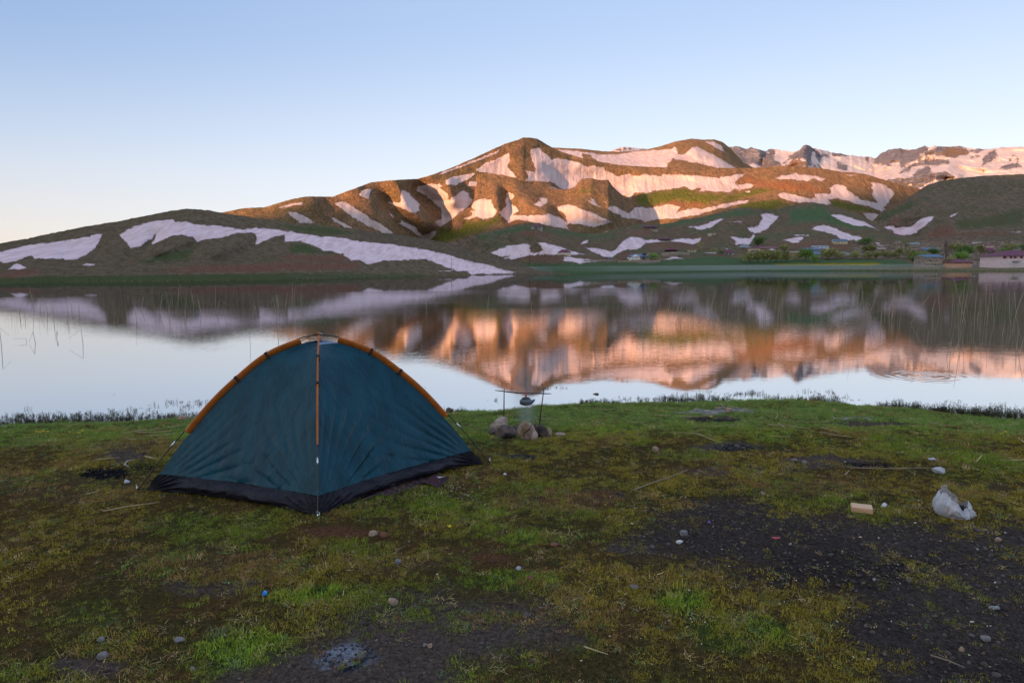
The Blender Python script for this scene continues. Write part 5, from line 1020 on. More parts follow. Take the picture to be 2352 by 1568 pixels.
# ------------------------------------------------------------------ camp fire
mRk = {}
def stone_mat(name, c1_, c2_, sc=6., spots=None):
    t = NT(name); P = t.pos(obj=True); n = t.noise(P, sc, 6., .65); n2 = t.noise(P, sc*5, 4.)
    c = t.mix(t.ss(n, .4, .6), c1_, c2_); c = t.mix(1., c, t.lin(n2, .3, .7, .7, 1.25), 'MULTIPLY')
    if spots: c = t.mix(t.ss(t.noise(P, sc*.5, 3.), .50, .60), c, spots)
    return t.out(c, .88, t.bump(t.math('ADD', n, t.math('MULTIPLY', n2, .4)), .8, .02))
mPale = stone_mat('pale_fire_stone', (.42, .34, .30), (.30, .21, .17), 7.)
mBrn = stone_mat('brown_fire_stone', (.22, .135, .085), (.36, .28, .24), 6.); mSoot = stone_mat('sooty_fire_stone', (.020, .016, .016), (.11, .075, .065), 8.); mGyS = stone_mat('grey_fire_stone', (.16, .115, .10), (.07, .052, .05), 8., (.018, .015, .015))
mCrk = simple('dark_crack', (.015, .012, .010), .95)
mGry = stone_mat('grey_pebble', (.22, .21, .22), (.15, .14, .15), 9.); mTan = stone_mat('tan_pebble', (.36, .26, .19), (.27, .2, .15), 9.); mRed = stone_mat('reddish_pebble', (.20, .08, .05), (.14, .06, .04), 9.)
def stone(label, u0, u1, vt, vb, mat, seed, dy=.8, rough=.45, ang=4, grp=None, name='stone', cat='stone', sink=.12, rz=0):
    u = (u0+u1)/2; P = onground(u, vb); D = P[1]; W = (u1-u0)*D/F; H = (vb-vt)*D/F*(1.04); dp = W*dy
    o = rock_mesh(name, seed, 4, mat, 1., rough, ang=ang)
    co = np.array([v.co[:] for v in o.data.vertices]); mn, mx_ = co.min(0), co.max(0); co = (co-(mn+mx_)/2)/(mx_-mn)*[W, dp, H*(1+sink)]; co[:, 2] += H*(1+sink)/2-H*sink
    o.data.vertices.foreach_set('co', co.astype(np.float32).ravel()); o.data.update()
    o.location = (P[0], P[1]+dp*.45, P[2]-.002); o.rotation_euler = (0, 0, rz); return tag(o, label, cat, grp)
G = 'stones ringing the camp fire'
stone('pale squared boulder at the back left of the camp fire', 1124, 1167, 959, 998, mPale, 4, .75, .30, 6, G)
stone('low grey and soot stained stone left of the split brown stone', 1136, 1187, 979, 1007, mGyS, 9, .6, .4, 3, G)
so = stone('upright split brown stone at the front of the camp fire', 1184, 1231, 968, 1013, mBrn, 6, .55, .25, 3, G)
stone('small grey stone leaning on the split brown stone', 1219, 1236, 990, 1015, mPale, 12, .8, .35, 4, G)
stone('soot blackened round stone right of the split brown stone', 1226, 1259, 976, 1006, mSoot, 15, .8, .35, 2, G)
stone('small tan stone at the right end of the fire ring', 1254, 1269, 983, 1003, mTan, 18, .9, .4, 4, G)
stone('low dark stone half hidden at the left foot of the pale boulder', 1120, 1142, 985, 1001, mGyS, 22, .9, .4, 3, G)
# crack in the brown stone
d_ = Vector(so.location); deps = None
cx = [(.33, .80), (.20, .62), (.05, .52), (-.12, .40), (-.10, .22), (-.13, .06)]
so_b = np.array([v.co[:] for v in so.data.vertices])
def front(x, zf):
    W_ = so_b[:, 0].max(); Hz = so_b[:, 2].max(); x0 = x*2*W_*.9; z0 = zf*Hz; q = so_b[(so_b[:, 1] < .02)]; i = np.argmin((q[:, 0]-x0)**2+(q[:, 2]-z0)**2); return q[i]+np.array([0, -.001, 0])
m = MB(); m.tube([front(*c) for c in cx], [.004, .006, .005, .005, .004, .002], 6); m.build('crack', mCrk, so)
YF = 7.78; zg = float(gz(.15, YF))
mRod = simple('rusty_rod', (.075, .028, .022), .7, .4, 30., bump=.4, bd=.002)
def pt(u, v, Y=YF): return at(np.float64(u), np.float64(v), Y)
b0 = pt(1155.8, 980.5, YF-.03); b1 = pt(1158, 893, YF-.03); b0 = b0+(b0-b1)*.32
m = MB(); m.tube([b0, (b0+b1)/2+[.004, 0, 0], b1], [.0085, .0075, .005], 8); tag(m.build('stick', mRod, smooth=True), 'left upright stick pushed in beside the pale fire boulder', 'stick', 'sticks of the kettle frame')
b0 = pt(1239.3, 976, YF-.03); b1 = pt(1249.5, 890.5, YF-.03); b0 = b0+(b0-b1)*.32
m = MB(); m.tube([b0, (b0+b1)/2+[-.003, 0, 0], b1], [.0085, .0075, .005], 8); tag(m.build('stick', mRod, smooth=True), 'right upright stick leaning outward over the sooty stone', 'stick', 'sticks of the kettle frame')
m = MB(); m.tube([pt(1137, 896, YF-.015), pt(1158, 898.5, YF-.015), pt(1190, 902.5, YF-.015), pt(1215, 903, YF-.015), pt(1248, 903.5, YF-.015), pt(1266, 904, YF-.015)], [.004, .007, .008, .008, .007, .004], 8); tag(m.build('crossbar', mRod, smooth=True), 'thin crossbar lashed level between the two uprights', 'stick', 'sticks of the kettle frame')
mKe = simple('grey_anodised_metal', (.10, .115, .14), .42, .15, 30., **{'Metallic': .5}); mHa = simple('orange_red_handle', (.55, .085, .035), .5, .1, 20.)
kc = pt(1208, 928.5); ke = empty('kettle', kc, 0, 'grey camping kettle with an orange handle hanging over the fire', 'kettle')
px_ = YF/F
m = MB(); m.lathe([(.001, 0), (12.5*px_, 0), (14.3*px_, 1.2*px_), (15*px_, 8*px_), (14.4*px_, 10*px_), (10*px_, 13.6*px_), (8.8*px_, 14.6*px_), (8.4*px_, 14.6*px_)], 40); m.build('body', mKe, ke, smooth=True)
m = MB(); m.lathe([(9.6*px_, 14.4*px_), (9.8*px_, 15.4*px_), (7.5*px_, 16.8*px_), (1.4*px_, 17.4*px_), (.5*px_, 17.6*px_)], 32); ld = m.build('lid', mPo, ke, smooth=True)
m = MB(); m.lathe([(.9*px_, 17.4*px_), (1.6*px_, 18.2*px_), (1.2*px_, 19.2*px_), (.2*px_, 19.4*px_)], 16); m.build('knob', mBk, ld, smooth=True)
m = MB(); m.tube([np.array((13, 0, 5))*px_, np.array((17.5, 0, 8.5))*px_, np.array((20.5, 0, 11.5))*px_], [3.8*px_, 2.6*px_, 1.8*px_], 12); m.build('spout', mKe, ke, smooth=True)
m = MB(); m.tube([np.array((0, -9, 14))*px_, np.array((0, -7.5, 20))*px_, np.array((0, -3, 26))*px_, np.array((0, 3, 26))*px_, np.array((0, 7.5, 20))*px_, np.array((0, 9, 14))*px_], .7*px_, 8); m.build('handle_wire', mPo, ke, smooth=True)
m = MB(); m.tube([np.array((0, -4.6, 19.5))*px_, np.array((0, -4, 25))*px_, np.array((0, 0, 28.4))*px_, np.array((0, 4, 25))*px_], [2.0*px_, 2.3*px_, 2.2*px_, 1.7*px_], 10); m.build('handle_grip', mHa, ke, smooth=True)
# embers, ash and thin smoke
V = []; Fq = []
rsr = np.random.RandomState(31)
def chips(cx_, cy_, rx, ry, n, s0, s1, V, Fq):
    for i in range(n):
        a = rsr.rand()*6.28; q = math.sqrt(rsr.rand()); P = onground(cx_+rx*q*math.cos(a), cy_+ry*q*math.sin(a)); s = rsr.uniform(s0, s1)
        c_ = cube*s*np.array([rsr.uniform(1, 2.6), 1, .6])*rsr.uniform(.7, 1.3, (8, 3)); th = rsr.rand()*6.28; Rm = np.array([[math.cos(th), -math.sin(th), 0], [math.sin(th), math.cos(th), 0], [0, 0, 1]])
        b = len(V); V += [tuple(P+Rm@c+[0, 0, s*.25]) for c in c_]; Fq += [tuple(b+k for k in f) for f in cf]
chips(1200, 985, 40, 5, 140, .008, .03, V, Fq); chips(1190, 1050, 42, 6, 200, .005, .013, V, Fq); chips(265, 1085, 75, 12, 150, .002, .007, V, Fq); chips(1975, 1068, 80, 8, 160, .003, .009, V, Fq); chips(800, 1505, 70, 24, 60, .003, .008, V, Fq); chips(1700, 1030, 60, 6, 120, .006, .016, V, Fq); chips(1560, 984, 70, 4, 60, .006, .02, V, Fq)
o = mesh_np('charcoal', V, Fq, simple('charcoal_black', (.010, .010, .012), .7, .4, 20.), smooth=False); tag(o, 'scattered black charcoal and burnt bits on the old fire spots', kind='stuff')
t = NT('thin_smoke'); t.n.remove(t.b); pv = t.add('ShaderNodeVolumePrincipled'); t.l.new(pv.outputs[0], t.n['Material Output'].inputs['Volume'])
oc = t.add('ShaderNodeTexCoord').outputs['Object']; sp_ = t.add('ShaderNodeSeparateXYZ'); t.inp(sp_, 0, oc); z_ = sp_.outputs[2]
wx = t.math('MULTIPLY_ADD', t.math('SUBTRACT', t.noise(oc, 3., 2.), .5), .25, sp_.outputs[0]); wx = t.math('MULTIPLY_ADD', z_, .06, wx)
wd_ = t.math('MULTIPLY_ADD', z_, .10, .075); q = t.math('DIVIDE', wx, wd_); q2 = t.math('DIVIDE', sp_.outputs[1], .12)
rr_ = t.math('ADD', t.math('MULTIPLY', q, q), t.math('MULTIPLY', q2, q2)); fall = t.math('EXPONENT', t.math('MULTIPLY', rr_, -1.))
mp2 = t.add('ShaderNodeMapping'); t.inp(mp2, 0, oc); mp2.inputs[3].default_value = (1, 1, .35)
dn = t.math('MULTIPLY', fall, t.ss(t.noise(mp2.outputs[0], 9., 4., .6, .8), .32, .72)); dn = t.math('MULTIPLY', dn, t.math('MULTIPLY', t.ss(z_, .03, .12), t.ss(z_, .98, .5)))
t.inp(pv, 'Density', t.math('MULTIPLY', dn, 5.0)); t.inp(pv, 'Color', (.62, .74, .86)); pv.inputs['Anisotropy'].default_value = .2
m = MB(); m.box((0, 0, .5), (.62, .36, 1.0)); sm = m.build('smoke', t.m); sm.location = (float(kc[0]), YF, zg); tag(sm, 'thin bluish smoke rising from the camp fire under the kettle', kind='stuff')

# ------------------------------------------------------------------ litter
t = NT('thin_white_plastic'); P = t.pos(obj=True); n = t.noise(P, 14., 5., .6, .5); n2 = t.noise(P, 22., 4., .6)
c = t.mix(t.ss(n, .3, .75), (.62, .65, .78), (.82, .84, .92)); c = t.mix(t.ss(n2, .64, .70), c, (.06, .06, .08))
t.out(c, .3, t.bump(n, .8, .012), **{'Specular IOR Level': .6}); tr = t.add('ShaderNodeBsdfTransparent'); ms = t.add('ShaderNodeMixShader'); t.inp(ms, 0, t.lin(n, .3, .7, .22, .62)); t.l.new(t.b.outputs[0], ms.inputs[1]); t.l.new(tr.outputs[0], ms.inputs[2]); t.l.new(ms.outputs[0], t.n['Material Output'].inputs[0]); mPlas = t.m
mScr = simple('white_scrap', (.62, .62, .68), .6, .15, 30.)
def crumple(name, label, cat, u0, u1, vt, vb, mat, seed, sub=5, cr_=.5, dy=.7, ridges=3.2, parts=None, skew=0.):
    P = onground((u0+u1)/2, vb); D = P[1]; W = (u1-u0)*D/F; H = (vb-vt)*D/F
    bm = bmesh.new(); bmesh.ops.create_icosphere(bm, subdivisions=sub, radius=1); V = np.array([v.co[:] for v in bm.verts])
    r = np.random.RandomState(seed)
    for k in range(int(9*ridges/3)):     # big flat facets, then creases between them
        d = r.normal(size=3); d /= np.linalg.norm(d); h_ = V@d; V = V-np.maximum(h_-r.uniform(.45, .8), 0)[:, None]*d*.95
    a = V[:, 0]*ridges+seed; b = V[:, 2]*ridges+V[:, 1]*2.1
    crs = np.abs(fbm(a, b, 3, seed))+.5*np.abs(fbm(a*2.3, b*2.3, 2, seed+3)); V = V*(1-cr_*.7*(crs[:, None]-.15))
    V[:, 0] += skew*V[:, 2]
    mn, mx_ = V.min(0), V.max(0); V = (V-(mn+mx_)/2)/(mx_-mn)*[W, W*dy, H]; V[:, 2] += H/2
    for v, c_ in zip(bm.verts, V): v.co = c_
    me = bpy.data.meshes.new(name); bm.to_mesh(me); bm.free(); me.materials.append(mat)
    for p in me.polygons: p.use_smooth = sub > 3
    o = bpy.data.objects.new(name, me); col.objects.link(o); o.location = (P[0], P[1]+W*dy*.4, P[2]); tag(o, label, cat); return o, W, H
P = onground(2209, 1197); D = P[1]; W = 95*D/F; H = 69*D/F
nth, nz = 120, 34; th_, zz = np.meshgrid(np.arange(nth)/nth*2*np.pi, np.linspace(0, 1, nz))
def per(k, sd, zf=1.): return fbm(np.cos(th_)*k+sd, np.sin(th_)*k+zz*zf, 3, sd)
ple = np.abs(per(2.6, 3, 1.2))*2-.5; ple2 = np.abs(per(5.5, 8, 3.))*2-.5
rad = np.interp(zz, [0, .08, .3, .6, .85, 1], [.30, .42, .50, .49, .42, .36])*(1-.20*ple-.10*ple2)
topz = .72+.28*np.cos(th_-2.5)+.10*np.cos(3*th_+1)+.05*np.cos(7*th_)
bx_ = rad*np.cos(th_)*W; by_ = rad*np.sin(th_)*W*.75; bz_ = zz*topz*H*.95+.03*H*ple2*zz
bx_ = bx_-.07*W*zz*(1-.2*zz)
mn_, mxx = bx_.min(), bx_.max(); bx_ = (bx_-(mn_+mxx)/2)/(mxx-mn_)*W
Vb = np.stack([bx_, by_, bz_+.003], -1).reshape(-1, 3); fcb = []
for i in range(nz-1):
    for j in range(nth): fcb.append((i*nth+j, i*nth+(j+1) % nth, (i+1)*nth+(j+1) % nth, (i+1)*nth+j))
bag = mesh_np('plastic_bag', Vb, fcb, mPlas); bag.location = (P[0], P[1]+W*.33, P[2]); tag(bag, 'large crumpled white plastic bag of rubbish at the right', 'plastic bag')
m = MB(); m.box((-.015, .0, .05), (.10, .07, .06), rz=.4, bev=.01); m.build('brown_rubbish', simple('brown_card', (.36, .20, .14), .8), bag)
m = MB(); m.box((.055, .0, .05), (.05, .05, .07), rz=-.5, bev=.01); m.build('black_rubbish', mBk, bag)
crumple('plastic_bag', 'small crumpled white bag lying in the grass behind the large one', 'plastic bag', 2146, 2175, 1072, 1090, mPlas, 12, 4, .5, .8)
crumple('paper_tissue', 'crumpled white tissue beside the wooden block', 'tissue', 2024, 2040, 1154, 1168, mScr, 3, 3, .7, .8)
crumple('plastic_wrapper', 'bright blue and white wrapper on the grass in front of the tent', 'wrapper', 601, 615, 1356, 1370, simple('blue_wrapper', (.04, .28, .75), .4, .5, 40.), 5, 3, .7, .7)
crumple('foil_scrap', 'silvery torn foil scrap in the grass near the centre', 'scrap', 1185, 1198, 1300, 1311, simple('foil', (.38, .42, .52), .35, .4, 40.), 8, 3, .8, .7)
crumple('paper_scrap', 'small round white paper ball right of the tent peg', 'scrap', 1156, 1164, 1085, 1092, mScr, 9, 3, .5, .8)
crumple('plastic_wrapper', 'flattened clear wrapper beside the left burnt patch', 'wrapper', 283, 297, 1101, 1111, mPlas, 15, 3, .6, .8)
crumple('plastic_wrapper', 'tiny purple sweet wrapper at the edge of the gravel', 'wrapper', 1625, 1634, 1195, 1204, simple('purple_wrapper', (.20, .10, .38), .4, .4, 40.), 16, 3, .7, .7)
crumple('plastic_wrapper', 'long thin red wrapper on the gravel', 'wrapper', 1772, 1796, 1234, 1239, simple('red_wrapper', (.38, .05, .07), .4, .4, 40.), 17, 3, .6, .4)
crumple('plastic_bag', 'flat translucent bag scrap at the far edge of the right grass', 'plastic bag', 2135, 2155, 1052, 1059, mPlas, 19, 3, .6, .8)
crumple('foil_scrap', 'crumpled grey clear scrap at the lower right', 'scrap', 2276, 2302, 1393, 1404, simple('grey_scrap', (.22, .24, .26), .35, .4, 40.), 21, 3, .8, .6)
crumple('paper_scrap', 'white torn paper bit on the left of the gravel', 'scrap', 1552, 1571, 1241, 1249, mScr, 23, 3, .8, .6)
# wooden block
q0, q1, q2 = onground(1955.5, 1176.5), onground(2005, 1182.5), onground(2007, 1166.5)
L_ = q1-q0; wl_ = np.linalg.norm(L_[:2]); th = math.atan2(L_[1], L_[0])
t = NT('fresh_pine'); P = t.pos((2, 26, 26), obj=True); n = t.noise(P, 4., 4., .6, .6); mWd = t.out(t.mix(t.ss(n, .35, .65), (.58, .34, .20), (.72, .47, .30)), .6, t.bump(n, .2, .003))
m = MB(); m.box((0, 0, .019), (wl_, .105, .038), bev=.002); wb = m.build('wood_block', mWd); nv = np.array([-math.sin(th), math.cos(th), 0]); pc_ = (q0+q1)/2+nv*.053
wb.location = (pc_[0], pc_[1], float(gz(pc_[0], pc_[1]))+.004); wb.rotation_euler = (0, 0, th); tag(wb, 'pale sawn wooden block lying flat at the gravel edge', 'wood block')
# separate stones
for a in (('tan pointed stone alone in the grass right of the fire', 1498, 1515, 1025, 1040, mTan, 31), ('grey round stone at the left end of the right burnt patch', 1818, 1834, 1053, 1061, mGry, 32), ('grey stone just right of the round grey one by the burnt patch', 1843, 1857, 1057, 1065, mGry, 33),
 ('small pinkish stone above the big gravel patch', 1748, 1758, 1128, 1136, mTan, 34), ('flat grey slab at the left of the gravel patch', 1562, 1582, 1219, 1233, mGry, 35), ('pale pointed stone near the lower right corner', 2205, 2218, 1484, 1498, mTan, 36), ('brown flat stone above the pale pointed one', 2256, 2280, 1462, 1474, mGry, 37),
 ('light brown stone on the gravel below the large bag', 2289, 2305, 1234, 1245, mTan, 38), ('grey pink stone on the red earth in front of the tent', 844, 867, 1219, 1234, mTan, 39), ('square grey slate chip below the red earth', 905, 921, 1284, 1298, mGry, 40), ('large flat pinkish stone at the top of the bare dirt', 887, 914, 1376, 1393, mTan, 41),
 ('round tan pebble in the middle of the bare dirt', 980, 993, 1477, 1489, mTan, 42), ('dark pebble touching the round tan one', 971, 980, 1477, 1486, mGry, 43), ('flat reddish slate in the grass left of the gravel', 1263, 1286, 1249, 1258, mRed, 44), ('rusty red stone in the central grass', 1208, 1227, 1323, 1334, mRed, 45),
 ('brown lump of earth right of the grey pink stone', 870, 890, 1221, 1238, mRed, 46), ('light grey flat stone at the bottom left', 217, 243, 1500, 1515, mGry, 47), ('bluish grey stone beside the brightest grass patch', 393, 420, 1465, 1478, mGry, 48), ('grey stone above the light grey flat one', 218, 238, 1463, 1474, mGry, 49), ('small pale stone near the bottom left dirt', 434, 447, 1532, 1541, mGry, 50),
 ('brown rock at the waterline left of the tent', 404, 430, 955, 967, mTan, 51), ('dark rock at the waterline touching the tent sleeve', 1024, 1041, 936, 949, mGyS, 52), ('pale fish shaped flat stone right of the fire ring', 1276, 1299, 994, 1001, mPale, 53), ('brown rock on the little puddle', 1668, 1684, 937, 950, mTan, 54), ('dark flat slab left of centre in the gravel', 1448, 1468, 1343, 1356, mGry, 55)):
    stone(a[0], *a[1:], ang=5, rough=.35, cat='stone')
for l, u, v, w_, h_, sd in (('low dark rock breaking the water right of the kettle', 1370, 906, 14, 5, 61), ('small brown rock in the shallows right of the kettle', 1336, 928, 9, 6, 62)):
    P = onz(u, v, 0.); o = rock_mesh('stone', sd, 3, mGyS, 1., .35, size=1., ang=3); k_ = P[1]/F; o.scale = (w_*k_*.5, w_*k_*.4, h_*k_*.9); o.location = (P[0], P[1]+.03, -.005); tag(o, l, 'stone')
# reed straws, twigs and chips lying about
mStr = simple('dry_straw', (.48, .36, .22), .7, .25, 12.); mTw = simple('grey_twig', (.26, .20, .15), .8, .3, 12.); mChip = simple('pale_chip', (.60, .52, .42), .7, .2, 30.)
def lying(label, pts, r=.0042, mat=None, lift=.016, cat='straw', name='straw', grp='dry reed stems lying on the grass', sub=None):
    P = [onground(*p) for p in pts]
    if len(P) == 2: mid = (P[0]+P[1])/2; d = P[1]-P[0]; P = [P[0], mid+np.array([-d[1], d[0], 0])*random.uniform(-.035, .035), P[1]]
    for p in P: p[2] = gz(p[0], p[1])+lift
    P[-1][2] += .01
    m = MB(); m.tube(P, [r]+[r*.9]*(len(P)-2)+[r*.5], 6); return tag(m.build(name, mat or mStr, smooth=True), label, cat, grp)
def k25(x, y): return (1435.5+.38965*x, 890+.38965*y)
def k02(x, y): return (143.6+.12817*x, 947.4+.12817*y)
for l, pts, r in (('thick forked grey twig slanting across the grass left of the gravel', [(1455, 1129), (1500, 1112), (1535, 1101), (1580, 1085)], .0065), ):
    lying(l, pts, r, mTw, cat='twig', name='twig', grp=None)
for l, pts, r in (('long pale straw alone in the grass left below the tent', [(237, 1178), (300, 1166), (368, 1160)], .0045), ('long straight straw in the middle of the right meadow', [k25(395, 232), k25(560, 233), k25(705, 225)], .005),
 ('curved straw bending down towards the dark soil', [k25(330, 272), k25(420, 278), k25(500, 308), k25(552, 336)], .0045), ('short double straw under the long curved one', [k25(858, 292), k25(976, 303)], .004), ('arched straw right of the tall green tuft', [k25(840, 226), k25(970, 232), k25(1085, 252)], .004),
 ('straw pointing right towards the muddy patch', [k25(1148, 268), k25(1342, 306)], .0042), ('straw at the left of the right meadow', [k25(0, 204), k25(90, 212), k25(152, 242)], .0035), ('fine straw just below the muddy patch', [k25(1005, 205), k25(1195, 215)], .003), ('very long straw reaching across the puddle', [k25(540, 103), k25(720, 135), k25(898, 160)], .005),
 ('straw along the near rim of the puddle', [k25(150, 168), k25(372, 175), k25(520, 178)], .0038), ('straw in the grass right of the muddy patch', [k25(1780, 205), k25(1932, 238)], .004), ('long straw near the right edge of the meadow', [k25(2060, 236), k25(2190, 229), k25(2325, 224)], .0042), ('charred straight stick across the right burnt patch', [k25(1330, 482), k25(1560, 487), k25(1815, 489)], .006),
 ('straw leaving the frame at the right', [k25(2218, 441), k25(2400, 438)], .0042), ('thick broken straw at the far right edge', [k25(2320, 305), k25(2362, 345)], .007), ('stubby pale straw right of the small bag', [k25(2072, 445), k25(2102, 412)], .007), ('short slanting straw below the arched one', [k25(1155, 240), k25(1285, 276)], .004),
 ('short upright leaning straw left of the arched one', [k25(902, 216), k25(946, 256)], .0045), ('hooked straw tip above the tall green tuft', [k25(884, 192), k25(900, 160)], .004), ('faint straw near the shore right of the fire', [k25(0, 136), k25(145, 150)], .0035), ('small curl of straw below the burnt patch', [k25(1296, 522), k25(1322, 504)], .004),
 ('topmost straw of the heap left of the tent', [k02(1360, 338), k02(1650, 324), k02(1740, 292)], .0035), ('longest straw of the heap left of the tent', [k02(1330, 372), k02(1640, 380), k02(1860, 355), k02(1942, 366)], .0045), ('lowest straw of the heap left of the tent', [k02(1540, 434), k02(2045, 404)], .004), ('straw running up to the orange sleeve of the tent', [k02(1880, 292), k02(2190, 250)], .0035),
 ('straw on the brown turf left of the tent', [k02(1140, 476), k02(1345, 526)], .0038), ('pale straw left of the white hooked stick', [k02(630, 864), k02(1030, 848)], .004), ('dark edged straw left in the heap', [k02(1050, 395), k02(1500, 342)], .004), ('faint straw below the left burnt patch', [k02(400, 1492), k02(680, 1438)], .0035), ('straw at the water plants on the left', [k02(0, 268), k02(180, 240), k02(350, 186), k02(560, 182)], .0035),
 ('brown straw at the bottom centre', [(1341, 1490.8), (1396, 1514)], .0032), ('curved twig at the bottom right corner', [(2137, 1511), (2180, 1525), (2215, 1545)], .0045), ('straw lying by the fire to the right', [k25(-190, 130), k25(-60, 138)], .0035), ('thin straw behind the camp fire stones', [(1170, 968), (1224, 966)], .003), ('crossed straw behind the fire to the right', [(1228, 962), (1290, 966), (1330, 969)], .004)):
    lying(l, pts, r, mTw if 'twig' in l or 'charred' in l else None)
lying('short cut stick leaning to the left tent pole', [k02(1480, 816), k02(1700, 879)], .006, mStr, .02, 'stick', 'stick', None)
lying('white hook shaped stick on the left burnt patch', [k02(1300, 878), k02(1165, 898), k02(1112, 965), k02(1198, 1027)], .0055, simple('bleached_wood', (.42, .40, .42), .7), .02, 'stick', 'stick', None)
lying('driftwood log lying in the little puddle', [k25(530, 132), k25(612, 132)], .028, mTw, .02, 'log', 'log', None)
lying('stick propped up beside the rock on the puddle', [k25(562, 108), k25(590, 138), k25(620, 165)], .009, mTw, .03, 'stick', 'stick', None)
for l, u, v, a, w_ in (('pale chip below the tent peg', 966, 1210, .4, .018), ('white cigarette end near the right edge', 2285, 1343, .6, .018), ('white stub at the lower right gravel', 2232, 1434, .1, .022), ('pale green stub in the middle of the gravel', 1976, 1238, .1, .022), ('white stub at the left of the gravel', 1452, 1207, -.1, .018), ('tiny white chip left of the round tan pebble', 1004, 1324, .3, .014),
 ('white stub left of the large bag', 2167, 1161, -.4, .018), ('white stub on the upper gravel edge', 1956, 1142, 0., .017), ('pale stub behind the wooden block', 1941, 1064, .1, .016), ('tan chip on the gravel under the wooden block', 2018, 1240, 1., .02), ('tan stub right of the wooden block', 2102, 1205, .5, .024), ('little white chip near the muddy twig', 2110, 1153, .2, .014)):
    P = onground(u, v); m = MB(); m.box((0, 0, 0), (w_, .008, .006), bev=.002); o = m.build('chip', mChip); o.location = (P[0], P[1], P[2]+.016); o.rotation_euler = (.1, .05, a); tag(o, l, 'chip', 'small pale bits of litter')
# seed husks strewn beside the mat
V = []; Fq = []
for i in range(170):
    u, v = 1040+rsr.normal(0, 45), 1132+rsr.normal(0, 13)
    if i > 90: u, v = rsr.uniform(1300, 2330), rsr.uniform(1140, 1540)
    P = onground(u, v); s = rsr.uniform(.0018, .0042); th = rsr.rand()*6.28; b = len(V); dx, dy = math.cos(th), math.sin(th)
    V += [tuple(P+np.array([(c[0]*2.2*dx-c[1]*dy)*s*1.2, (c[0]*2.2*dy+c[1]*dx)*s*1.2, c[2]*s*.7+.016])) for c in cube]; Fq += [tuple(b+k for k in f) for f in cf]
o = mesh_np('husks', V, Fq, mChip, smooth=False); tag(o, 'pale seed husks and tiny litter sprinkled on the turf', kind='stuff')
# small yellow flowers
mYe = simple('yellow_petal', (.70, .50, .02), .6); mSt = simple('flower_stem', (.07, .12, .03), .7)
for l, u, v in (('yellow flower near the left edge, leftmost one', 84, 1003), ('yellow flower second from the left edge', 93, 1004), ('yellow flower cluster head in the left group', 101, 1002), ('taller yellow flower of the left group', 110, 1003), ('low yellow flower right of the left group', 160, 1004), ('yellow flower left of the tent straw heap', 182, 1006), ('single yellow flower by the puddle', 1634, 968), ('single yellow flower at the far right', 2309, 1005), ('tiny yellow flower in the central grass', 1034, 1222), ('yellow flower next to the far right one', 2300, 1009), ('small yellow bloom beside the left straws', 189, 1001)):
    P = onground(u, v); e = empty('wildflower', P, random.random()*3, l, 'flower', 'small yellow flowers in the grass'); h_ = .04 if v > 1100 else .06
    m = MB(); m.tube([(0, 0, -.01), (.004, 0, h_)], .0022, 5); m.build('stem', mSt, e)
    m = MB()
    for k in range(5): a = k*1.2566; m.poly([(.004, 0, h_), (.004+math.cos(a-.4)*.014, math.sin(a-.4)*.014, h_+.008), (.004+math.cos(a)*.020, math.sin(a)*.020, h_+.005), (.004+math.cos(a+.4)*.014, math.sin(a+.4)*.014, h_+.008)], [(0, 1, 2, 3)])
    m.lathe([(.001, -.002), (.011, 0), (.008, .008), (.001, .010)], 8, (.004, 0, h_)); m.build('bloom', mYe, e)
# puddles
t = NT('puddle_water'); mPd = t.out((.02, .018, .016), t.lin(t.noise(t.pos(), 14., 3.), .4, .6, .05, .6), t.bump(t.noise(t.pos(), 40., 3.), .6, .01), IOR=1.5)
for l, u, v, rx, ry, dz, sd in (('shallow puddle with a log near the shore', 1655, 950, 80, 7.5, .004, 1), ('film of water on the muddy patch at the right', 1960, 962, 40, 3.5, .004, 2)):
    c0 = onground(u, v); ring = []
    for k in range(48):
        a = k/48*6.283; q = 1+.35*vn(math.cos(a)*2+sd, math.sin(a)*2, sd)+.2*vn(math.cos(a)*6, math.sin(a)*6, sd+5); p = onground(u+rx*q*math.cos(a), v+ry*q*math.sin(a)); ring.append((p[0], p[1], c0[2]+dz))
    m = MB(); m.poly(ring, [tuple(range(48))]); tag(m.build('puddle', mPd, recalc=False), l, kind='structure')

# ------------------------------------------------------------------ reeds standing in the lake
rsr = np.random.RandomState(77)
mRd = simple('lake_reed', (.36, .29, .20), .7, .3, 6.); mRd2 = simple('dark_lake_reed', (.10, .075, .06), .7, .3, 6.)
def reed_pts(u, vb, hpx, lean, kink=None):
    P = onz(u, vb, 0.); k_ = P[1]/F; L = hpx*k_; a = np.array([lean*L, rsr.normal(0, .1)*L, L]); p0 = P-np.array([a[0], a[1], L])*.08; p0[2] = -.12
    if kink is None: return [p0, P+a*.5+np.array([lean*.02, 0, 0]), P+a*np.array([1.06, 1, .97])], k_
    kk, (dx, dz) = kink; m_ = P+a*kk; return [p0, m_, m_+np.array([dx*L, 0, dz*L])], k_
Rl = []
for i in range(34):
    u = rsr.uniform(20, 690); vb = 700+rsr.rand()*44; Rl.append((u, vb, rsr.uniform(22, 62), rsr.normal(0, .13), None if rsr.rand() > .3 else (rsr.uniform(.5, .9), (rsr.choice([-1, 1])*rsr.uniform(.25, .6), -rsr.uniform(.2, .6)))))
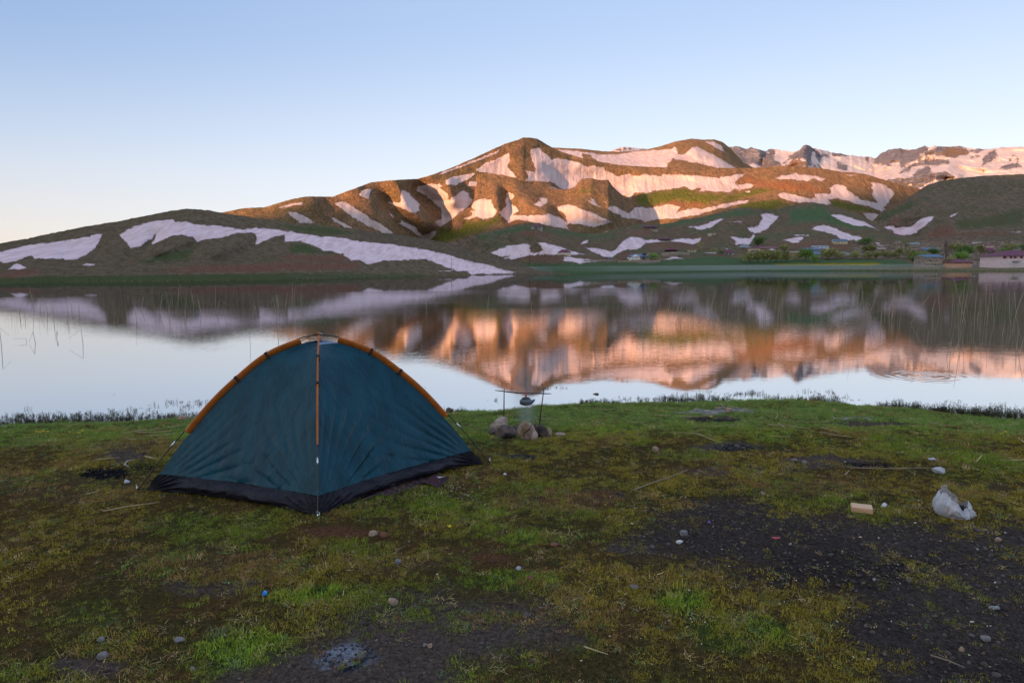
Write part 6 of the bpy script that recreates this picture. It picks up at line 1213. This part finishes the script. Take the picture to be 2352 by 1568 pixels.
for i in range(78):
    u = 1400+952*rsr.rand()**.75; far = rsr.rand() < .72; vb = rsr.uniform(712, 752) if far else rsr.uniform(760, 850); h_ = rsr.uniform(30, 92) if far else rsr.uniform(25, 60)
    if not far and u < 1900: continue
    Rl.append((u, vb, h_*(1+.35*(u > 2150)), rsr.normal(.04, .14), None if rsr.rand() > .25 else (rsr.uniform(.4, .9), (rsr.choice([-1, 1])*rsr.uniform(.3, .7), -rsr.uniform(.1, .5)))))
Rl += [(82, 787, 26, -.1, (1., (-.42, -.9))), (4, 800, 60, .0, (.8, (.35, -.3))), (191, 790, 34, -.1, (1., (-.9, -.62))), (130, 778, 18, .1, (1., (.1, -.6))), (60, 785, 8, .1, (1., (-4., -.1))), (640, 785, 50, 0, None), (575, 790, 55, -.02, None), (1545, 790, 34, .06, None), (1550, 745, 60, .4, None), (1604, 872, 38, .1, None), (2091, 742, 82, .55, None), (1948, 730, 88, .25, None), (612, 826, 26, .0, None), (1365, 800, 22, 0, None), (980, 705, 34, -.05, None), (1120, 706, 28, .1, None), (1300, 700, 34, -.1, None), (1220, 712, 26, .06, (.8, (.3, -.4)))]
seen_r = {}
for u, vb, h_, ln, kk in Rl:
    pts, k_ = reed_pts(u, vb, h_, ln, kk); m = MB(); r_ = max(.0045, 1.1*k_*.5)
    places = ((120, 'near the left edge of the lake'), (240, 'below the leftmost snow field'), (380, 'below the snow prongs'), (520, 'left of the top of the tent'), (700, 'just behind the top of the tent'), (1000, 'right of the top of the tent'), (1400, 'in the open middle of the lake'), (1560, 'below the white house'), (1680, 'below the maroon bungalow'), (1790, 'below the first willows'), (1880, 'below the last willows'), (1970, 'below the yellow house'), (2060, 'below the orchard'), (2150, 'below the tall stone house'), (2230, 'below the orange house'), (2300, 'left of the big pink house'), (9999, 'below the big pink house'))
    side = next(p for x_, p in places if u < x_)
    dist = ' far out' if vb < 718 else (' midway' if vb < 760 else ' near the bank')
    tall = 'short' if h_ < 34 else ('tall' if h_ > 64 else 'middling')
    ln_ = 'right leaning' if ln > .09 else ('left leaning' if ln < -.09 else 'upright')
    lb = tall+' '+('bent' if kk else ln_)+' dry reed '+side+dist
    n_same = seen_r.get(lb, 0); seen_r[lb] = n_same+1
    if n_same: lb = ('thinner ' if n_same == 1 else ('very thin ' if n_same == 2 else 'hair thin '))+lb; r_ *= (1, .72, .5, .36)[min(n_same, 3)]
    m.tube(pts, [r_, r_*.8, r_*.35], 5)
    tag(m.build('reed', mRd if (vb < 770 or u > 1400) else mRd2, smooth=True), lb, 'reed', 'dry reeds standing in the lake')
V = []; Fq = []
for i in range(520):
    if rsr.rand() < .42: u = rsr.uniform(10, 760); vb = rsr.uniform(686, 748); h_ = rsr.uniform(10, 42)
    else: u = 1350+1050*rsr.rand()**.7; vb = rsr.uniform(708, 760+60*(u > 2000)*rsr.rand()); h_ = rsr.uniform(14, 80)
    P = onz(u, vb, 0.); k_ = P[1]/F; L = h_*k_; ln = rsr.normal(0, .12); w_ = max(.0016, .38*k_*.5); b = len(V); q = P+np.array([ln*L, 0, L]); P = P-[0, 0, .05]
    V += [tuple(P+[-w_, 0, 0]), tuple(P+[w_, 0, 0]), tuple(q+[w_*.4, 0, 0]), tuple(q-[w_*.4, 0, 0])]; Fq.append((b, b+1, b+2, b+3))
    V += [tuple(P+[0, -w_, 0]), tuple(P+[0, w_, 0]), tuple(q+[0, w_*.4, 0]), tuple(q-[0, w_*.4, 0])]; Fq.append((b+4, b+5, b+6, b+7))
o = mesh_np('reed_bed', V, Fq, mRd, smooth=False); tag(o, 'faint hair thin dry reeds scattered through the lake', kind='stuff')
# low mist lying on the far water
t = NT('mist'); t.n.remove(t.b); pv = t.add('ShaderNodeVolumePrincipled'); t.l.new(pv.outputs[0], t.n['Material Output'].inputs['Volume'])
sp_ = t.add('ShaderNodeSeparateXYZ'); t.inp(sp_, 0, t.pos()); pv.inputs['Density'].default_value = .0042; t.inp(pv, 'Color', (.86, .90, .96))
m = MB(); m.box((75, 262, 1.35), (310, 110, 1.7)); ms_ = m.build('mist', t.m); tag(ms_, 'thin low mist over the far water and meadow edge', kind='stuff')
